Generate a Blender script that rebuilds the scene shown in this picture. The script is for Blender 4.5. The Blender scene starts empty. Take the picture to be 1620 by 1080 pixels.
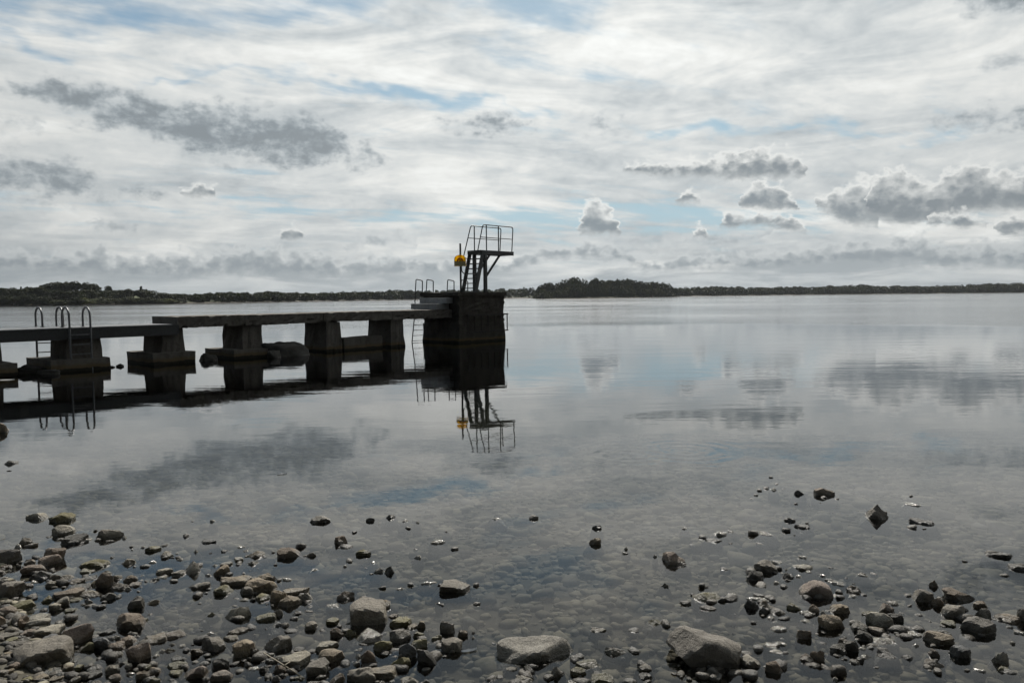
import bpy, bmesh, math, random
import numpy as np
from mathutils import Matrix, Vector

# ------------------------------------------------------------------ camera
scene = bpy.context.scene
COL = scene.collection
W0, H0, F0 = 1620.0, 1080.0, 1215.0
CAMZ = 1.6
PITCH, ROLL = math.radians(3.39), math.radians(0.573)
FW = np.array([0, math.cos(PITCH), -math.sin(PITCH)])
R0 = np.array([1.0, 0, 0]); U0 = np.cross(R0, FW)
RT = math.cos(ROLL) * R0 - math.sin(ROLL) * U0
UP = math.cos(ROLL) * U0 + math.sin(ROLL) * R0
CAM = np.array([0, 0, CAMZ])
def ray(x, y):
    return FW + RT * (x - W0 / 2) / F0 - UP * (y - H0 / 2) / F0
def P(x, y, z=0.0):                      # survey: image point -> point on the level z
    r = ray(x, y); return CAM + r * ((z - CAMZ) / r[2])
def azel(x, y):                          # image point -> compass bearing and elevation (degrees)
    r = ray(x, y); r = r / np.linalg.norm(r)
    return math.degrees(math.atan2(r[0], r[1])), math.degrees(math.asin(r[2]))
def horizon_y(x):
    return 476.15 - 0.01 * x

cam_d = bpy.data.cameras.new('camera'); cam = bpy.data.objects.new('camera', cam_d)
COL.objects.link(cam); scene.camera = cam
cam_d.sensor_width = 36.0; cam_d.lens = 36.0 * F0 / W0
cam_d.clip_start = 0.05; cam_d.clip_end = 20000
M = Matrix.Identity(4)
for i in range(3):
    M[i][0] = RT[i]; M[i][1] = UP[i]; M[i][2] = -FW[i]; M[i][3] = CAM[i]
cam.matrix_world = M

scene.view_settings.view_transform = 'Standard'
scene.view_settings.look = 'None'
scene.view_settings.exposure = 0.08
scene.view_settings.gamma = 1.0
scene.view_settings.use_curve_mapping = False
scene.render.engine = 'CYCLES'
scene.cycles.use_denoising = True
scene.cycles.max_bounces = 5
scene.cycles.diffuse_bounces = 2
scene.cycles.adaptive_threshold = 0.04
scene.cycles.transparent_max_bounces = 8
scene.cycles.sample_clamp_indirect = 8.0
scene.cycles.caustics_reflective = False
scene.cycles.caustics_refractive = False

# ------------------------------------------------------------------ node helper
class G:
    def __init__(self, nt):
        self.nt = nt
    def put(self, sock, v):
        if isinstance(v, bpy.types.NodeSocket):
            self.nt.links.new(v, sock)
        elif v is not None:
            if sock.type == 'RGBA' and not hasattr(v, '__len__'):
                v = (v, v, v, 1)
            elif sock.type == 'RGBA' and len(v) == 3:
                v = (*v, 1)
            sock.default_value = v
    def node(self, t, **kw):
        n = self.nt.nodes.new(t)
        for k, v in kw.items(): setattr(n, k, v)
        return n
    def m(self, op, a, b=None, c=None, clamp=False):
        n = self.node('ShaderNodeMath', operation=op); n.use_clamp = clamp
        self.put(n.inputs[0], a)
        if b is not None: self.put(n.inputs[1], b)
        if c is not None: self.put(n.inputs[2], c)
        return n.outputs[0]
    def add(self, a, b): return self.m('ADD', a, b)
    def sub(self, a, b): return self.m('SUBTRACT', a, b)
    def mul(self, a, b): return self.m('MULTIPLY', a, b)
    def mx(self, a, b): return self.m('MAXIMUM', a, b)
    def step(self, v, lo, hi, a=0.0, b=1.0, kind='SMOOTHSTEP'):
        n = self.node('ShaderNodeMapRange', interpolation_type=kind)
        self.put(n.inputs[0], v)
        for i, q in enumerate((lo, hi, a, b)): self.put(n.inputs[1 + i], q)
        return n.outputs[0]
    def xyz(self, x, y, z):
        n = self.node('ShaderNodeCombineXYZ')
        for i, v in enumerate((x, y, z)): self.put(n.inputs[i], v)
        return n.outputs[0]
    def sep(self, v):
        n = self.node('ShaderNodeSeparateXYZ'); self.put(n.inputs[0], v); return n.outputs
    def noise(self, v, scale=1.0, detail=4.0, rough=0.5, dist=0.0, lac=2.0, dim='3D'):
        n = self.node('ShaderNodeTexNoise', noise_dimensions=dim)
        self.put(n.inputs['Vector'], v); self.put(n.inputs['Scale'], scale)
        self.put(n.inputs['Detail'], detail); self.put(n.inputs['Roughness'], rough)
        self.put(n.inputs['Distortion'], dist); self.put(n.inputs['Lacunarity'], lac)
        return n.outputs[0]
    def voronoi(self, v, scale=1.0, feature='F1', rnd=1.0, dim='3D'):
        n = self.node('ShaderNodeTexVoronoi', feature=feature, voronoi_dimensions=dim)
        self.put(n.inputs['Vector'], v); self.put(n.inputs['Scale'], scale); self.put(n.inputs['Randomness'], rnd)
        return n.outputs
    def mix(self, f, a, b, blend='MIX'):
        n = self.node('ShaderNodeMix', data_type='RGBA', blend_type=blend)
        self.put(n.inputs[0], f); self.put(n.inputs[6], a); self.put(n.inputs[7], b)
        return n.outputs[2]
    def ramp(self, f, stops):
        n = self.node('ShaderNodeValToRGB'); self.put(n.inputs[0], f)
        e = n.color_ramp.elements
        while len(e) < len(stops): e.new(0.5)
        for k, (p, c) in enumerate(stops):
            e[k].position = p; e[k].color = (*c, 1) if len(c) == 3 else c
        return n.outputs[0]
    def vscale(self, v, s):
        n = self.node('ShaderNodeVectorMath', operation='MULTIPLY')
        self.put(n.inputs[0], v); n.inputs[1].default_value = s; return n.outputs[0]
    def bump(self, h, strength=1.0, dist=1.0, normal=None):
        n = self.node('ShaderNodeBump'); self.put(n.inputs['Height'], h)
        self.put(n.inputs['Strength'], strength); self.put(n.inputs['Distance'], dist)
        if normal is not None: self.put(n.inputs['Normal'], normal)
        return n.outputs[0]

# ------------------------------------------------------------------ sun and sky
SUN_AZ, SUN_EL = math.radians(5.0), math.radians(41.0)
sd = bpy.data.lights.new('sun', 'SUN'); sd.energy = 5.0; sd.angle = math.radians(0.6); sd.color = (1.0, 0.95, 0.87)
sun = bpy.data.objects.new('sun', sd); COL.objects.link(sun)
SDIR = Vector((math.sin(SUN_AZ) * math.cos(SUN_EL), math.cos(SUN_AZ) * math.cos(SUN_EL), math.sin(SUN_EL)))
sun.rotation_euler = SDIR.to_track_quat('Z', 'Y').to_euler()

world = bpy.data.worlds.new('World'); scene.world = world; world.use_nodes = True
wt = world.node_tree; wt.nodes.clear(); g = G(wt)
out = g.node('ShaderNodeOutputWorld'); bg = g.node('ShaderNodeBackground'); bg.inputs[1].default_value = 0.1
wt.links.new(bg.outputs[0], out.inputs[0])
sky = g.node('ShaderNodeTexSky', sky_type='NISHITA'); sky.sun_disc = False
sky.sun_elevation = SUN_EL; sky.sun_rotation = SUN_AZ; sky.altitude = 60; sky.air_density = 1.0; sky.dust_density = 0.6; sky.ozone_density = 1.3
tc = g.node('ShaderNodeTexCoord'); D = tc.outputs['Generated']
dx, dy, dz = g.sep(D)
az = g.mul(g.m('ARCTAN2', dx, dy), 57.29578)
el = g.mul(g.m('ARCSINE', dz), 57.29578)
ael = g.xyz(az, el, 0.0)
# flat high layer in true perspective
den = g.add(g.mx(dz, 0.0), 0.10)
px_, py_ = g.m('DIVIDE', dx, den), g.m('DIVIDE', dy, den)
# bearing / elevation wobbled by coarse-to-fine noise so that cloud outlines billow
def warp(scale, amp, seed, detail=4):
    n = g.node('ShaderNodeTexNoise', noise_dimensions='2D'); g.put(n.inputs['Vector'], g.xyz(g.add(az, seed * 7), g.m('MULTIPLY_ADD', el, 1.6, seed), 0.0))
    g.put(n.inputs['Scale'], scale); g.put(n.inputs['Detail'], detail); g.put(n.inputs['Roughness'], 0.6)
    v = g.node('ShaderNodeVectorMath', operation='MULTIPLY_ADD'); g.put(v.inputs[0], n.outputs[1])
    v.inputs[1].default_value = (amp, amp * 0.6, 0); g.put(v.inputs[2], g.xyz(g.sub(az, amp / 2), g.sub(el, amp * 0.3), 0.0))
    return v.outputs[0]
AZ0, AZ1, EL1 = -36.0, 36.0, 26.0
def layer(U, V, prof, S, soft='LINEAR'):
    """cloud between an upper and a lower outline, both given against the bearing; prof is (x, y_top, y_base) surveyed on the photograph.
    returns signed depth inside the outline (in units of S degrees) and relative height 0 base .. 1 top"""
    rp = g.node('ShaderNodeValToRGB'); g.put(rp.inputs[0], g.m('MULTIPLY_ADD', U, 1 / (AZ1 - AZ0), -AZ0 / (AZ1 - AZ0)))
    rp.color_ramp.interpolation = soft
    e = rp.color_ramp.elements
    prof = sorted(prof)
    while len(e) < len(prof): e.new(1.0)
    for k, (x, yt, yb) in enumerate(prof):
        a, t = azel(x, yt); _, bb = azel(x, yb)
        e[k].position = min(1, max(0, (a - AZ0) / (AZ1 - AZ0))); e[k].color = ((t + 4) / (EL1 + 4), (bb + 4) / (EL1 + 4), 0, 1)
    o = g.node('ShaderNodeSeparateColor'); g.put(o.inputs[0], rp.outputs[0])
    v4 = g.m('MULTIPLY_ADD', V, 1 / (EL1 + 4), 4 / (EL1 + 4))
    up_, dn = g.sub(o.outputs[0], v4), g.sub(v4, o.outputs[1])
    d = g.mul(g.m('SMOOTH_MIN', up_, dn, 0.01), (EL1 + 4) / S)
    t = g.m('DIVIDE', dn, g.mx(g.add(up_, dn), 0.012))
    return d, t
def gaps(*cl, taper=0):
    """separate clouds -> one outline with closed stretches between them; each cloud is a list of (x, y_top, y_base)"""
    o = []
    for c in cl:
        m0, m1 = (c[0][1] + c[0][2]) / 2, (c[-1][1] + c[-1][2]) / 2
        if taper: c = [(c[0][0] - taper, m0, m0)] + c + [(c[-1][0] + taper, m1, m1)]
        o += [(c[0][0] - 3 - taper, m0 + 22, m0 - 22)] + c + [(c[-1][0] + 3 + taper, m1 + 22, m1 - 22)]
    return o
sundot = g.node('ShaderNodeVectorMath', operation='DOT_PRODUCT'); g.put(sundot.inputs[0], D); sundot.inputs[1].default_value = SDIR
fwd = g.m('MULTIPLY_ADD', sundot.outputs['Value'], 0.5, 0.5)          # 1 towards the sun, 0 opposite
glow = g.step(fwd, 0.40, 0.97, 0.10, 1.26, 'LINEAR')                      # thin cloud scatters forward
def grey_of(v, tint=None):
    """cloud grey: the thick shaded parts are bluish, the thin lit parts creamy"""
    w = g.step(v, 2.6, 6.6, 0.0, 1.0, 'LINEAR')
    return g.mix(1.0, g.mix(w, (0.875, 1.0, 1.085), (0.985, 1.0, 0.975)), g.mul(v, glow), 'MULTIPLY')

# 1 the veil of thin high cloud with its blue gaps
U1, V1, _ = g.sep(warp(0.16, 6.0, 3.0, 3))
ca, sa = math.cos(0.55), math.sin(0.55)
qx = g.add(g.mul(px_, ca), g.mul(py_, sa)); qy = g.sub(g.mul(py_, ca), g.mul(px_, sa))
streak = g.noise(g.xyz(g.mul(qx, 0.8), g.mul(qy, 2.6), 0.0), 1.25, 6, 0.58, 0.0, dim='2D')
streak2 = g.noise(g.xyz(g.mul(qx, 1.9), g.mul(qy, 3.6), 0.0), 1.5, 6, 0.58, 0.0, dim='2D')
fine2 = g.noise(g.xyz(g.mul(az, 0.42), g.mul(el, 0.8), 0.0), 1.0, 7, 0.62, 0.2, dim='2D')
lumps = g.noise(g.xyz(g.mul(az, 0.07), g.mul(el, 0.34), 0.0), 1.0, 6, 0.58, 0.5, dim='2D')
b1, _ = layer(U1, V1, [(-60, -60, 30), (0, -60, 50), (130, -60, 46), (260, -60, 62), (420, -60, 70), (560, -60, 36), (700, -60, 10), (800, -60, 40), (930, -60, 40), (1020, -60, -30), (1100, -60, -60)], 1.4)
b2, _ = layer(U1, V1, [(0, 46, 66), (120, 88, 100), (240, 118, 128), (300, 112, 120), (420, 98, 116), (520, 112, 138), (650, 143, 160), (760, 155, 170), (860, 168, 172), (930, 200, 196), (990, 200, 216), (1080, 200, 222), (1230, 204, 222), (1420, 206, 220), (1600, 212, 214)], 0.8)
b3, _ = layer(U1, V1, [(-40, 310, 300), (330, 325, 320), (380, 320, 332), (440, 322, 330), (520, 335, 330), (600, 340, 350), (700, 330, 352), (820, 318, 360), (960, 316, 366), (1100, 320, 366), (1280, 332, 362), (1340, 345, 340), (1700, 345, 330)], 1.2)
high = g.mul(g.step(el, 17.0, 30.0), g.step(az, 30.0, -12.0, 0.3, 1.0))          # the blue of the upper left goes on overhead
bl = g.mx(high, g.mx(g.mx(g.step(b1, -0.9, 1.3), g.step(b2, -0.8, 0.9)), g.mul(g.step(b3, -1.2, 0.9), 1.0)))
cov = g.add(g.mul(g.sub(streak, 0.5), 1.9), g.mul(g.sub(streak2, 0.5), 1.9))
cov = g.sub(g.add(cov, 1.12), g.mul(bl, 1.0))
cov = g.step(cov, -0.22, 0.94, 0.08, 1.0)
skyc = g.mix(1.0, sky.outputs[0], (0.60, 0.70, 0.66), 'MULTIPLY')
skyc = g.mix(g.step(el, 2.0, 14.0, 0.7, 0.1), skyc, (3.1, 4.4, 5.9))
tone = g.add(g.add(g.mul(streak2, 1.3), g.mul(streak, 1.0)), g.add(g.mul(lumps, 6.6), g.mul(fine2, 2.2)))
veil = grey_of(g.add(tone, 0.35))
col = g.mix(cov, skyc, veil)
# low bank of layered cloud toward the horizon
low = g.step(el, 0.5, 7.0, 1.0, 0.0)
bankn = g.noise(g.xyz(g.mul(az, 0.11), g.mul(el, 0.62), 0.0), 1.0, 7, 0.6, 0.4, dim='2D')
bank = g.mul(low, g.step(bankn, 0.36, 0.66))
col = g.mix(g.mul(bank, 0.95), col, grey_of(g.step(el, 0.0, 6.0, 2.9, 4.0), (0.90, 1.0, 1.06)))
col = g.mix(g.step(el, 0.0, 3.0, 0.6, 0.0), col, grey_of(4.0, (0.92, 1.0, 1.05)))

# 2 grey clouds, softly ragged
U2, V2, _ = g.sep(warp(0.32, 3.6, 11.0, 4))
rag2 = g.mul(g.sub(fine2, 0.5), 3.0)
n3 = g.noise(g.xyz(g.add(az, 40.0), g.mul(el, 1.3), 0.0), 1.0, 7, 0.62, dim='2D')
fn3 = g.sub(n3, 0.5)
def grey_layer(col, prof, S, deep, opac=0.94):
    d, t = layer(U2, V2, prof, S)
    gd = g.add(g.add(g.add(d, 0.35), rag2), g.mul(fn3, 1.1))
    shade = g.add(g.mul(gd, 0.7), g.add(g.mul(fn3, 2.8), g.mul(rag2, 0.8)))            # billows inside the cloud
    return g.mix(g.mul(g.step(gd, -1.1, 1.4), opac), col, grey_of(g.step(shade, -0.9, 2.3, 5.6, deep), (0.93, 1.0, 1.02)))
col = grey_layer(col, gaps([(25, 126, 144), (70, 126, 166), (130, 132, 195), (200, 145, 215), (270, 160, 235), (340, 166, 248), (430, 174, 262), (510, 188, 264), (570, 226, 256), (605, 238, 250)],
                            [(720, 190, 205), (780, 186, 212), (830, 194, 206)], [(1540, -40, 8), (1660, -60, 28)], taper=22), 0.65, 2.35)
col = grey_layer(col, gaps([(-60, 228, 310), (30, 236, 315), (110, 258, 312), (170, 285, 312), (240, 300, 308)], [(945, 198, 206), (968, 186, 212), (1005, 200, 212)], [(1500, 190, 196), (1570, 172, 206), (1680, 168, 212)], taper=22), 0.8, 2.6)
col = grey_layer(col, gaps([(-60, 188, 206), (20, 191, 205), (60, 197, 201)], [(150, 352, 364), (185, 349, 367), (215, 356, 362)], [(540, 376, 388), (600, 370, 392), (660, 378, 388)], [(1040, 374, 384), (1130, 370, 392), (1210, 376, 386)], [(1540, 105, 115), (1600, 92, 118), (1680, 90, 110)]), 0.6, 3.1, 0.75)

# 3 heaped cumulus: sunlit tops and rims, grey cores, flat bases
U3, V3, _ = g.sep(warp(0.95, 1.15, 5.0, 4))
v3 = g.voronoi(g.xyz(U3, g.mul(V3, 1.2), 0.0), 1.35, 'SMOOTH_F1', dim='2D')[0]
puff = g.add(g.mul(g.sub(0.42, v3), 1.0), g.mul(g.sub(n3, 0.5), 1.5))
def cumulus(col, prof, S, dark, bright, opac, rag=1.0):
    d, t = layer(U3, V3, prof, S)
    topness = g.step(t, 0.0, 0.5)
    dd = g.add(g.add(d, 0.22), g.mul(puff, g.m('MULTIPLY_ADD', topness, 1.15 * rag, 0.4 * rag)))        # crisp heaps above, flat below
    msk = g.mul(g.step(dd, -0.25, 0.8), opac)
    lit = g.add(g.mul(g.step(dd, 0.1, 1.6, 1.0, 0.0), 0.28), g.mul(g.step(g.add(t, g.mul(puff, -0.5)), 0.22, 1.15), 0.95))
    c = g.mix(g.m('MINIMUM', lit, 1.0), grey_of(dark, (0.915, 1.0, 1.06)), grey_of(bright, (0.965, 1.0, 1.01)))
    return g.mix(msk, col, c)
# far heaps along the horizon
col = cumulus(col, [(-60, 398, 428), (0, 396, 430), (60, 402, 432), (120, 398, 436), (152, 384, 436), (180, 402, 438), (240, 404, 440), (320, 400, 440), (360, 390, 436), (430, 388, 438), (480, 396, 440), (540, 408, 440), (600, 404, 436), (680, 410, 434), (800, 412, 430),
                    (862, 392, 410), (905, 384, 408), (945, 382, 408), (985, 396, 410), (1020, 408, 426), (1080, 404, 428), (1150, 406, 424), (1220, 400, 428), (1290, 390, 424), (1330, 384, 420), (1400, 376, 420), (1450, 372, 418), (1500, 392, 424), (1570, 386, 420), (1680, 390, 424)], 0.8, 2.9, 5.4, 0.92)
col = cumulus(col, gaps([(285, 306, 309), (305, 292, 309), (318, 286, 310), (345, 304, 309)], [(912, 360, 371), (922, 326, 371), (945, 312, 371), (962, 326, 371), (982, 364, 371)],
                        [(1092, 372, 376), (1108, 358, 376), (1124, 372, 376)], [(1138, 354, 360), (1155, 333, 361), (1180, 340, 357), (1215, 334, 357), (1255, 342, 366), (1278, 362, 368)],
                        [(1290, 318, 330), (1320, 304, 344), (1350, 288, 356), (1392, 268, 356)]), 0.55, 2.5, 7.0, 0.95)
col = cumulus(col, gaps([(980, 264, 272), (1040, 258, 276), (1110, 254, 279), (1150, 244, 280), (1200, 236, 282), (1245, 238, 281), (1278, 258, 276)],
                        [(1370, 300, 340), (1395, 272, 348), (1430, 266, 356), (1470, 290, 350), (1500, 270, 344), (1540, 252, 334), (1570, 262, 332), (1600, 272, 332), (1680, 268, 332)]), 0.6, 2.35, 6.9, 0.95)
col = cumulus(col, gaps([(1070, 316, 320), (1090, 298, 321), (1110, 314, 320)], [(440, 374, 377), (462, 356, 377), (480, 373, 377)], [(1172, 306, 328), (1190, 288, 330), (1215, 282, 331), (1245, 302, 331), (1264, 324, 330)], [(1470, 342, 358), (1520, 335, 359), (1560, 346, 357)], [(1575, 350, 368), (1602, 341, 369), (1640, 346, 368)]), 0.5, 2.5, 7.0, 0.95)
# below the horizon the world is only seen by stray rays: dull ground tone
col = g.mix(g.step(dz, -0.02, 0.0), (0.9, 0.95, 0.85), col)
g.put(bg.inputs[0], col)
world.cycles.sampling_method = 'NONE'

# ------------------------------------------------------------------ mesh helpers
def new_mesh(name, V, F, smooth=False):
    """V (n,3) array, F (m,k) array of equal-sided faces"""
    V = np.asarray(V, np.float32); F = np.asarray(F, np.int32)
    me = bpy.data.meshes.new(name); k = F.shape[1]
    me.vertices.add(len(V)); me.vertices.foreach_set('co', V.ravel())
    me.loops.add(F.size); me.loops.foreach_set('vertex_index', F.ravel())
    me.polygons.add(len(F)); me.polygons.foreach_set('loop_start', np.arange(0, F.size, k, dtype=np.int32))
    me.polygons.foreach_set('loop_total', np.full(len(F), k, np.int32))
    if smooth: me.polygons.foreach_set('use_smooth', np.ones(len(F), bool))
    me.update(calc_edges=True); me.validate()
    return me
def link(name, me, mat=None, parent=None, loc=None, label=None, cat=None, group=None, kind=None):
    o = bpy.data.objects.new(name, me); COL.objects.link(o)
    if mat is not None and me is not None and not me.materials: me.materials.append(mat)
    if parent is not None: o.parent = parent
    if loc is not None: o.location = loc
    tag(o, label, cat, group, kind); return o
def tag(o, label=None, cat=None, group=None, kind=None):
    for k, v in (('label', label), ('category', cat), ('group', group), ('kind', kind)):
        if v: o[k] = v
    return o
def empty(name, loc, rz=0.0, **kw):
    o = bpy.data.objects.new(name, None); COL.objects.link(o); o.location = loc; o.rotation_euler = (0, 0, rz)
    o.empty_display_size = 0.2
    return tag(o, **kw)
class MB:
    """collects solids for one mesh"""
    def __init__(self): self.bm = bmesh.new()
    def box(self, lo, hi, bevel=0.0, taper=None):
        x0, y0, z0 = lo; x1, y1, z1 = hi
        tx, ty = taper or (0, 0)
        co = [(x0, y0, z0), (x1, y0, z0), (x1, y1, z0), (x0, y1, z0), (x0 + tx, y0 + ty, z1), (x1 - tx, y0 + ty, z1), (x1 - tx, y1 - ty, z1), (x0 + tx, y1 - ty, z1)]
        b = bmesh.new(); v = [b.verts.new(c) for c in co]
        for f in ((3, 2, 1, 0), (4, 5, 6, 7), (0, 1, 5, 4), (1, 2, 6, 5), (2, 3, 7, 6), (3, 0, 4, 7)): b.faces.new([v[i] for i in f])
        if bevel: bmesh.ops.bevel(b, geom=b.edges[:], offset=bevel, segments=2, affect='EDGES', profile=0.5)
        self._join(b); return self
    def _join(self, b):
        t = bpy.data.meshes.new('t'); b.to_mesh(t); b.free(); self.bm.from_mesh(t); bpy.data.meshes.remove(t)
    def bar(self, a, b_, w, h, up=(0, 0, 1)):
        a, b_ = Vector(a), Vector(b_); d = (b_ - a).normalized(); u = Vector(up)
        s = d.cross(u).normalized(); u = s.cross(d).normalized()
        co = [p + s * w / 2 * i + u * h / 2 * j for p in (a, b_) for i, j in ((-1, -1), (1, -1), (1, 1), (-1, 1))]
        v = [self.bm.verts.new(c) for c in co]
        for f in ((0, 1, 2, 3), (7, 6, 5, 4), (0, 4, 5, 1), (1, 5, 6, 2), (2, 6, 7, 3), (3, 7, 4, 0)): self.bm.faces.new([v[i] for i in f])
        return self
    def tube(self, pts, r, n=8, cap=True):
        pts = [Vector(p) for p in pts]; rings = []
        ref = Vector((0.123, 0.3, 0.95)).normalized()
        for i, p in enumerate(pts):
            d = ((pts[min(i + 1, len(pts) - 1)] - pts[max(i - 1, 0)])).normalized()
            if abs(d.dot(ref)) > 0.95: ref = Vector((0.9, 0.1, 0.2)).normalized()
            s = d.cross(ref).normalized(); u = s.cross(d).normalized()
            rr = r[i] if hasattr(r, '__len__') else r
            rings.append([self.bm.verts.new(p + (s * math.cos(2 * math.pi * k / n) + u * math.sin(2 * math.pi * k / n)) * rr) for k in range(n)])
        for a, b_ in zip(rings, rings[1:]):
            for k in range(n):
                f = self.bm.faces.new((a[k], a[(k + 1) % n], b_[(k + 1) % n], b_[k])); f.smooth = True
        if cap:
            self.bm.faces.new(list(reversed(rings[0]))); self.bm.faces.new(rings[-1])
        return self
    def jitter(self, amp, seed=0, cuts=0):
        if cuts:
            bmesh.ops.subdivide_edges(self.bm, edges=self.bm.edges[:], cuts=cuts, use_grid_fill=True)
        r = random.Random(seed)
        for v in self.bm.verts: v.co += Vector((r.uniform(-1, 1), r.uniform(-1, 1), r.uniform(-1, 1))) * amp
        return self
    def build(self, name, mat, parent=None, **kw):
        bmesh.ops.recalc_face_normals(self.bm, faces=self.bm.faces[:])
        me = bpy.data.meshes.new(name); self.bm.to_mesh(me); self.bm.free()
        return link(name, me, mat, parent, **kw)
def arc(c, r, a0, a1, n, ex, ey):
    c, ex, ey = Vector(c), Vector(ex), Vector(ey)
    return [c + ex * math.cos(a0 + (a1 - a0) * i / n) * r + ey * math.sin(a0 + (a1 - a0) * i / n) * r for i in range(n + 1)]
def round_path(pts, r, n=4):
    """polyline with its inner corners rounded"""
    pts = [Vector(p) for p in pts]; o = [pts[0]]
    for a, b, c in zip(pts, pts[1:], pts[2:]):
        d1, d2 = (a - b), (c - b); k = min(r, d1.length * .45, d2.length * .45)
        p, q = b + d1.normalized() * k, b + d2.normalized() * k
        for i in range(n + 1):
            t = i / n; o.append(p * (1 - t) ** 2 + b * 2 * t * (1 - t) + q * t * t)
    o.append(pts[-1]); return o

# ------------------------------------------------------------------ materials
def material(name, fn):
    m = bpy.data.materials.new(name); m.use_nodes = True; nt = m.node_tree; nt.nodes.clear()
    h = G(nt); o = h.node('ShaderNodeOutputMaterial'); fn(h, o); return m
def bsdf(h, o, color, rough=0.7, normal=None, metal=0.0, spec=0.5, **kw):
    b = h.node('ShaderNodeBsdfPrincipled')
    h.put(b.inputs['Base Color'], color); h.put(b.inputs['Roughness'], rough); h.put(b.inputs['Metallic'], metal)
    h.put(b.inputs['Specular IOR Level'], spec)
    if normal is not None: h.put(b.inputs['Normal'], normal)
    for k, v in kw.items(): h.put(b.inputs[k], v)
    h.nt.links.new(b.outputs[0], o.inputs[0]); return b
def geo_pos(h): return h.node('ShaderNodeNewGeometry').outputs['Position']
def obj_co(h): return h.node('ShaderNodeTexCoord').outputs['Object']

def stone_mat(name, base, alt, moss=0.25, pits=0.85):
    def fn(h, o):
        p = geo_pos(h); z = h.sep(p)[2]
        rnd = h.node('ShaderNodeObjectInfo').outputs['Random']
        n1 = h.noise(p, 9, 6, 0.6); n2 = h.noise(p, 50, 6, 0.7); n3 = h.noise(p, 190, 3, 0.6); n4 = h.noise(p, 24, 4, 0.6, 0.6)
        c = h.mix(h.step(n1, 0.35, 0.65), base, alt)
        c = h.mix(h.step(n2, 0.5, 0.66, 0, 0.6), c, tuple(min(1, v * 1.7) for v in base))
        c = h.mix(h.step(n4, 0.52, 0.68, 0, 0.55), c, tuple(v * 0.5 for v in base))
        c = h.mix(h.step(n3, 0.56, 0.68, 0, 0.5), c, tuple(v * 0.4 for v in base))
        c = h.mix(1.0, c, h.mix(rnd, (0.82, 0.82, 0.84), (1.16, 1.12, 1.05)), 'MULTIPLY')
        # algae and wet rim where the water laps
        zz = h.add(z, h.mul(h.sub(h.noise(p, 22, 4, 0.6), 0.5), 0.045))
        c = h.mix(h.mul(h.step(zz, 0.045, 0.005), moss), c, (0.085, 0.075, 0.022))
        wet = h.step(zz, 0.030, 0.010)
        c = h.mix(h.mul(wet, 0.75), c, h.mix(1.0, c, (0.32, 0.31, 0.28), 'MULTIPLY'))
        rough = h.m('SUBTRACT', 0.78, h.mul(wet, 0.45))
        hgt = h.add(h.mul(n2, 0.016), h.add(h.mul(n3, 0.004), h.add(h.mul(n4, 0.014), h.mul(n1, 0.02))))
        bsdf(h, o, c, rough, h.bump(hgt, pits, 1.0), spec=0.45)
    return material(name, fn)
STONES = {
    'g': stone_mat('stone_grey', (0.114, 0.103, 0.086), (0.162, 0.148, 0.124)),
    'p': stone_mat('stone_pale', (0.196, 0.179, 0.145), (0.254, 0.238, 0.196)),
    'b': stone_mat('stone_brown', (0.103, 0.077, 0.055), (0.145, 0.114, 0.082)),
    't': stone_mat('stone_tan', (0.162, 0.13, 0.09), (0.214, 0.179, 0.127)),
    'o': stone_mat('stone_olive', (0.103, 0.09, 0.038), (0.151, 0.138, 0.069), 0.5),
    'd': stone_mat('stone_dark', (0.034, 0.032, 0.027), (0.054, 0.05, 0.042), 0.15),
    'k': stone_mat('stone_slate', (0.074, 0.077, 0.079), (0.104, 0.106, 0.109)),
    'm': stone_mat('stone_pink', (0.148, 0.116, 0.092), (0.195, 0.158, 0.128)),
}
def wetstone(h, o):
    p = geo_pos(h)
    n1 = h.noise(p, 14, 5, 0.6); n2 = h.noise(p, 70, 5, 0.65)
    c = h.ramp(n1, [(0.3, (0.07, 0.062, 0.05)), (0.55, (0.17, 0.155, 0.125)), (0.75, (0.26, 0.245, 0.21))])
    bsdf(h, o, c, 0.16, h.bump(h.add(h.mul(n2, 0.012), h.mul(n1, 0.02)), 0.9, 1.0), spec=0.6)
STONES['w'] = material('stone_wet', wetstone)

def concrete(name, base, stain, algae=True):
    def fn(h, o):
        p = geo_pos(h); x, y, z = h.sep(p)
        n1 = h.noise(p, 1.6, 7, 0.62); n2 = h.noise(p, 14, 6, 0.65); n3 = h.noise(p, 70, 3, 0.6)
        streaks = h.noise(h.vscale(p, (3.2, 3.2, 0.6)), 1.0, 5, 0.6)
        c = h.mix(h.step(n1, 0.36, 0.66), base, tuple(v * 1.35 for v in base))
        c = h.mix(h.step(n2, 0.5, 0.72, 0, 0.7), c, stain)
        c = h.mix(h.step(streaks, 0.5, 0.72, 0, 0.4), c, tuple(v * 0.42 for v in stain))
        c = h.mix(h.step(h.noise(p, 6.5, 6, 0.7), 0.62, 0.70, 0, 0.55), c, tuple(min(1, v * 2.0) for v in base))
        if algae:
            zz = h.add(z, h.mul(h.sub(h.noise(p, 3.5, 5, 0.65), 0.5), 0.13))
            c = h.mix(h.step(zz, 0.20, 0.10, 0, 0.65), c, (0.105, 0.072, 0.022))
            c = h.mix(h.step(zz, 0.085, 0.05, 0, 0.95), c, (0.014, 0.013, 0.009))
        hgt = h.add(h.mul(n1, 0.05), h.add(h.mul(n2, 0.02), h.mul(n3, 0.004)))
        bsdf(h, o, c, 0.88, h.bump(hgt, 0.9, 1.0), spec=0.25)
    return material(name, fn)
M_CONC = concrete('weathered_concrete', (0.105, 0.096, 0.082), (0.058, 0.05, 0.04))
M_CONCD = concrete('dark_concrete', (0.05, 0.044, 0.036), (0.026, 0.022, 0.017))
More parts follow.
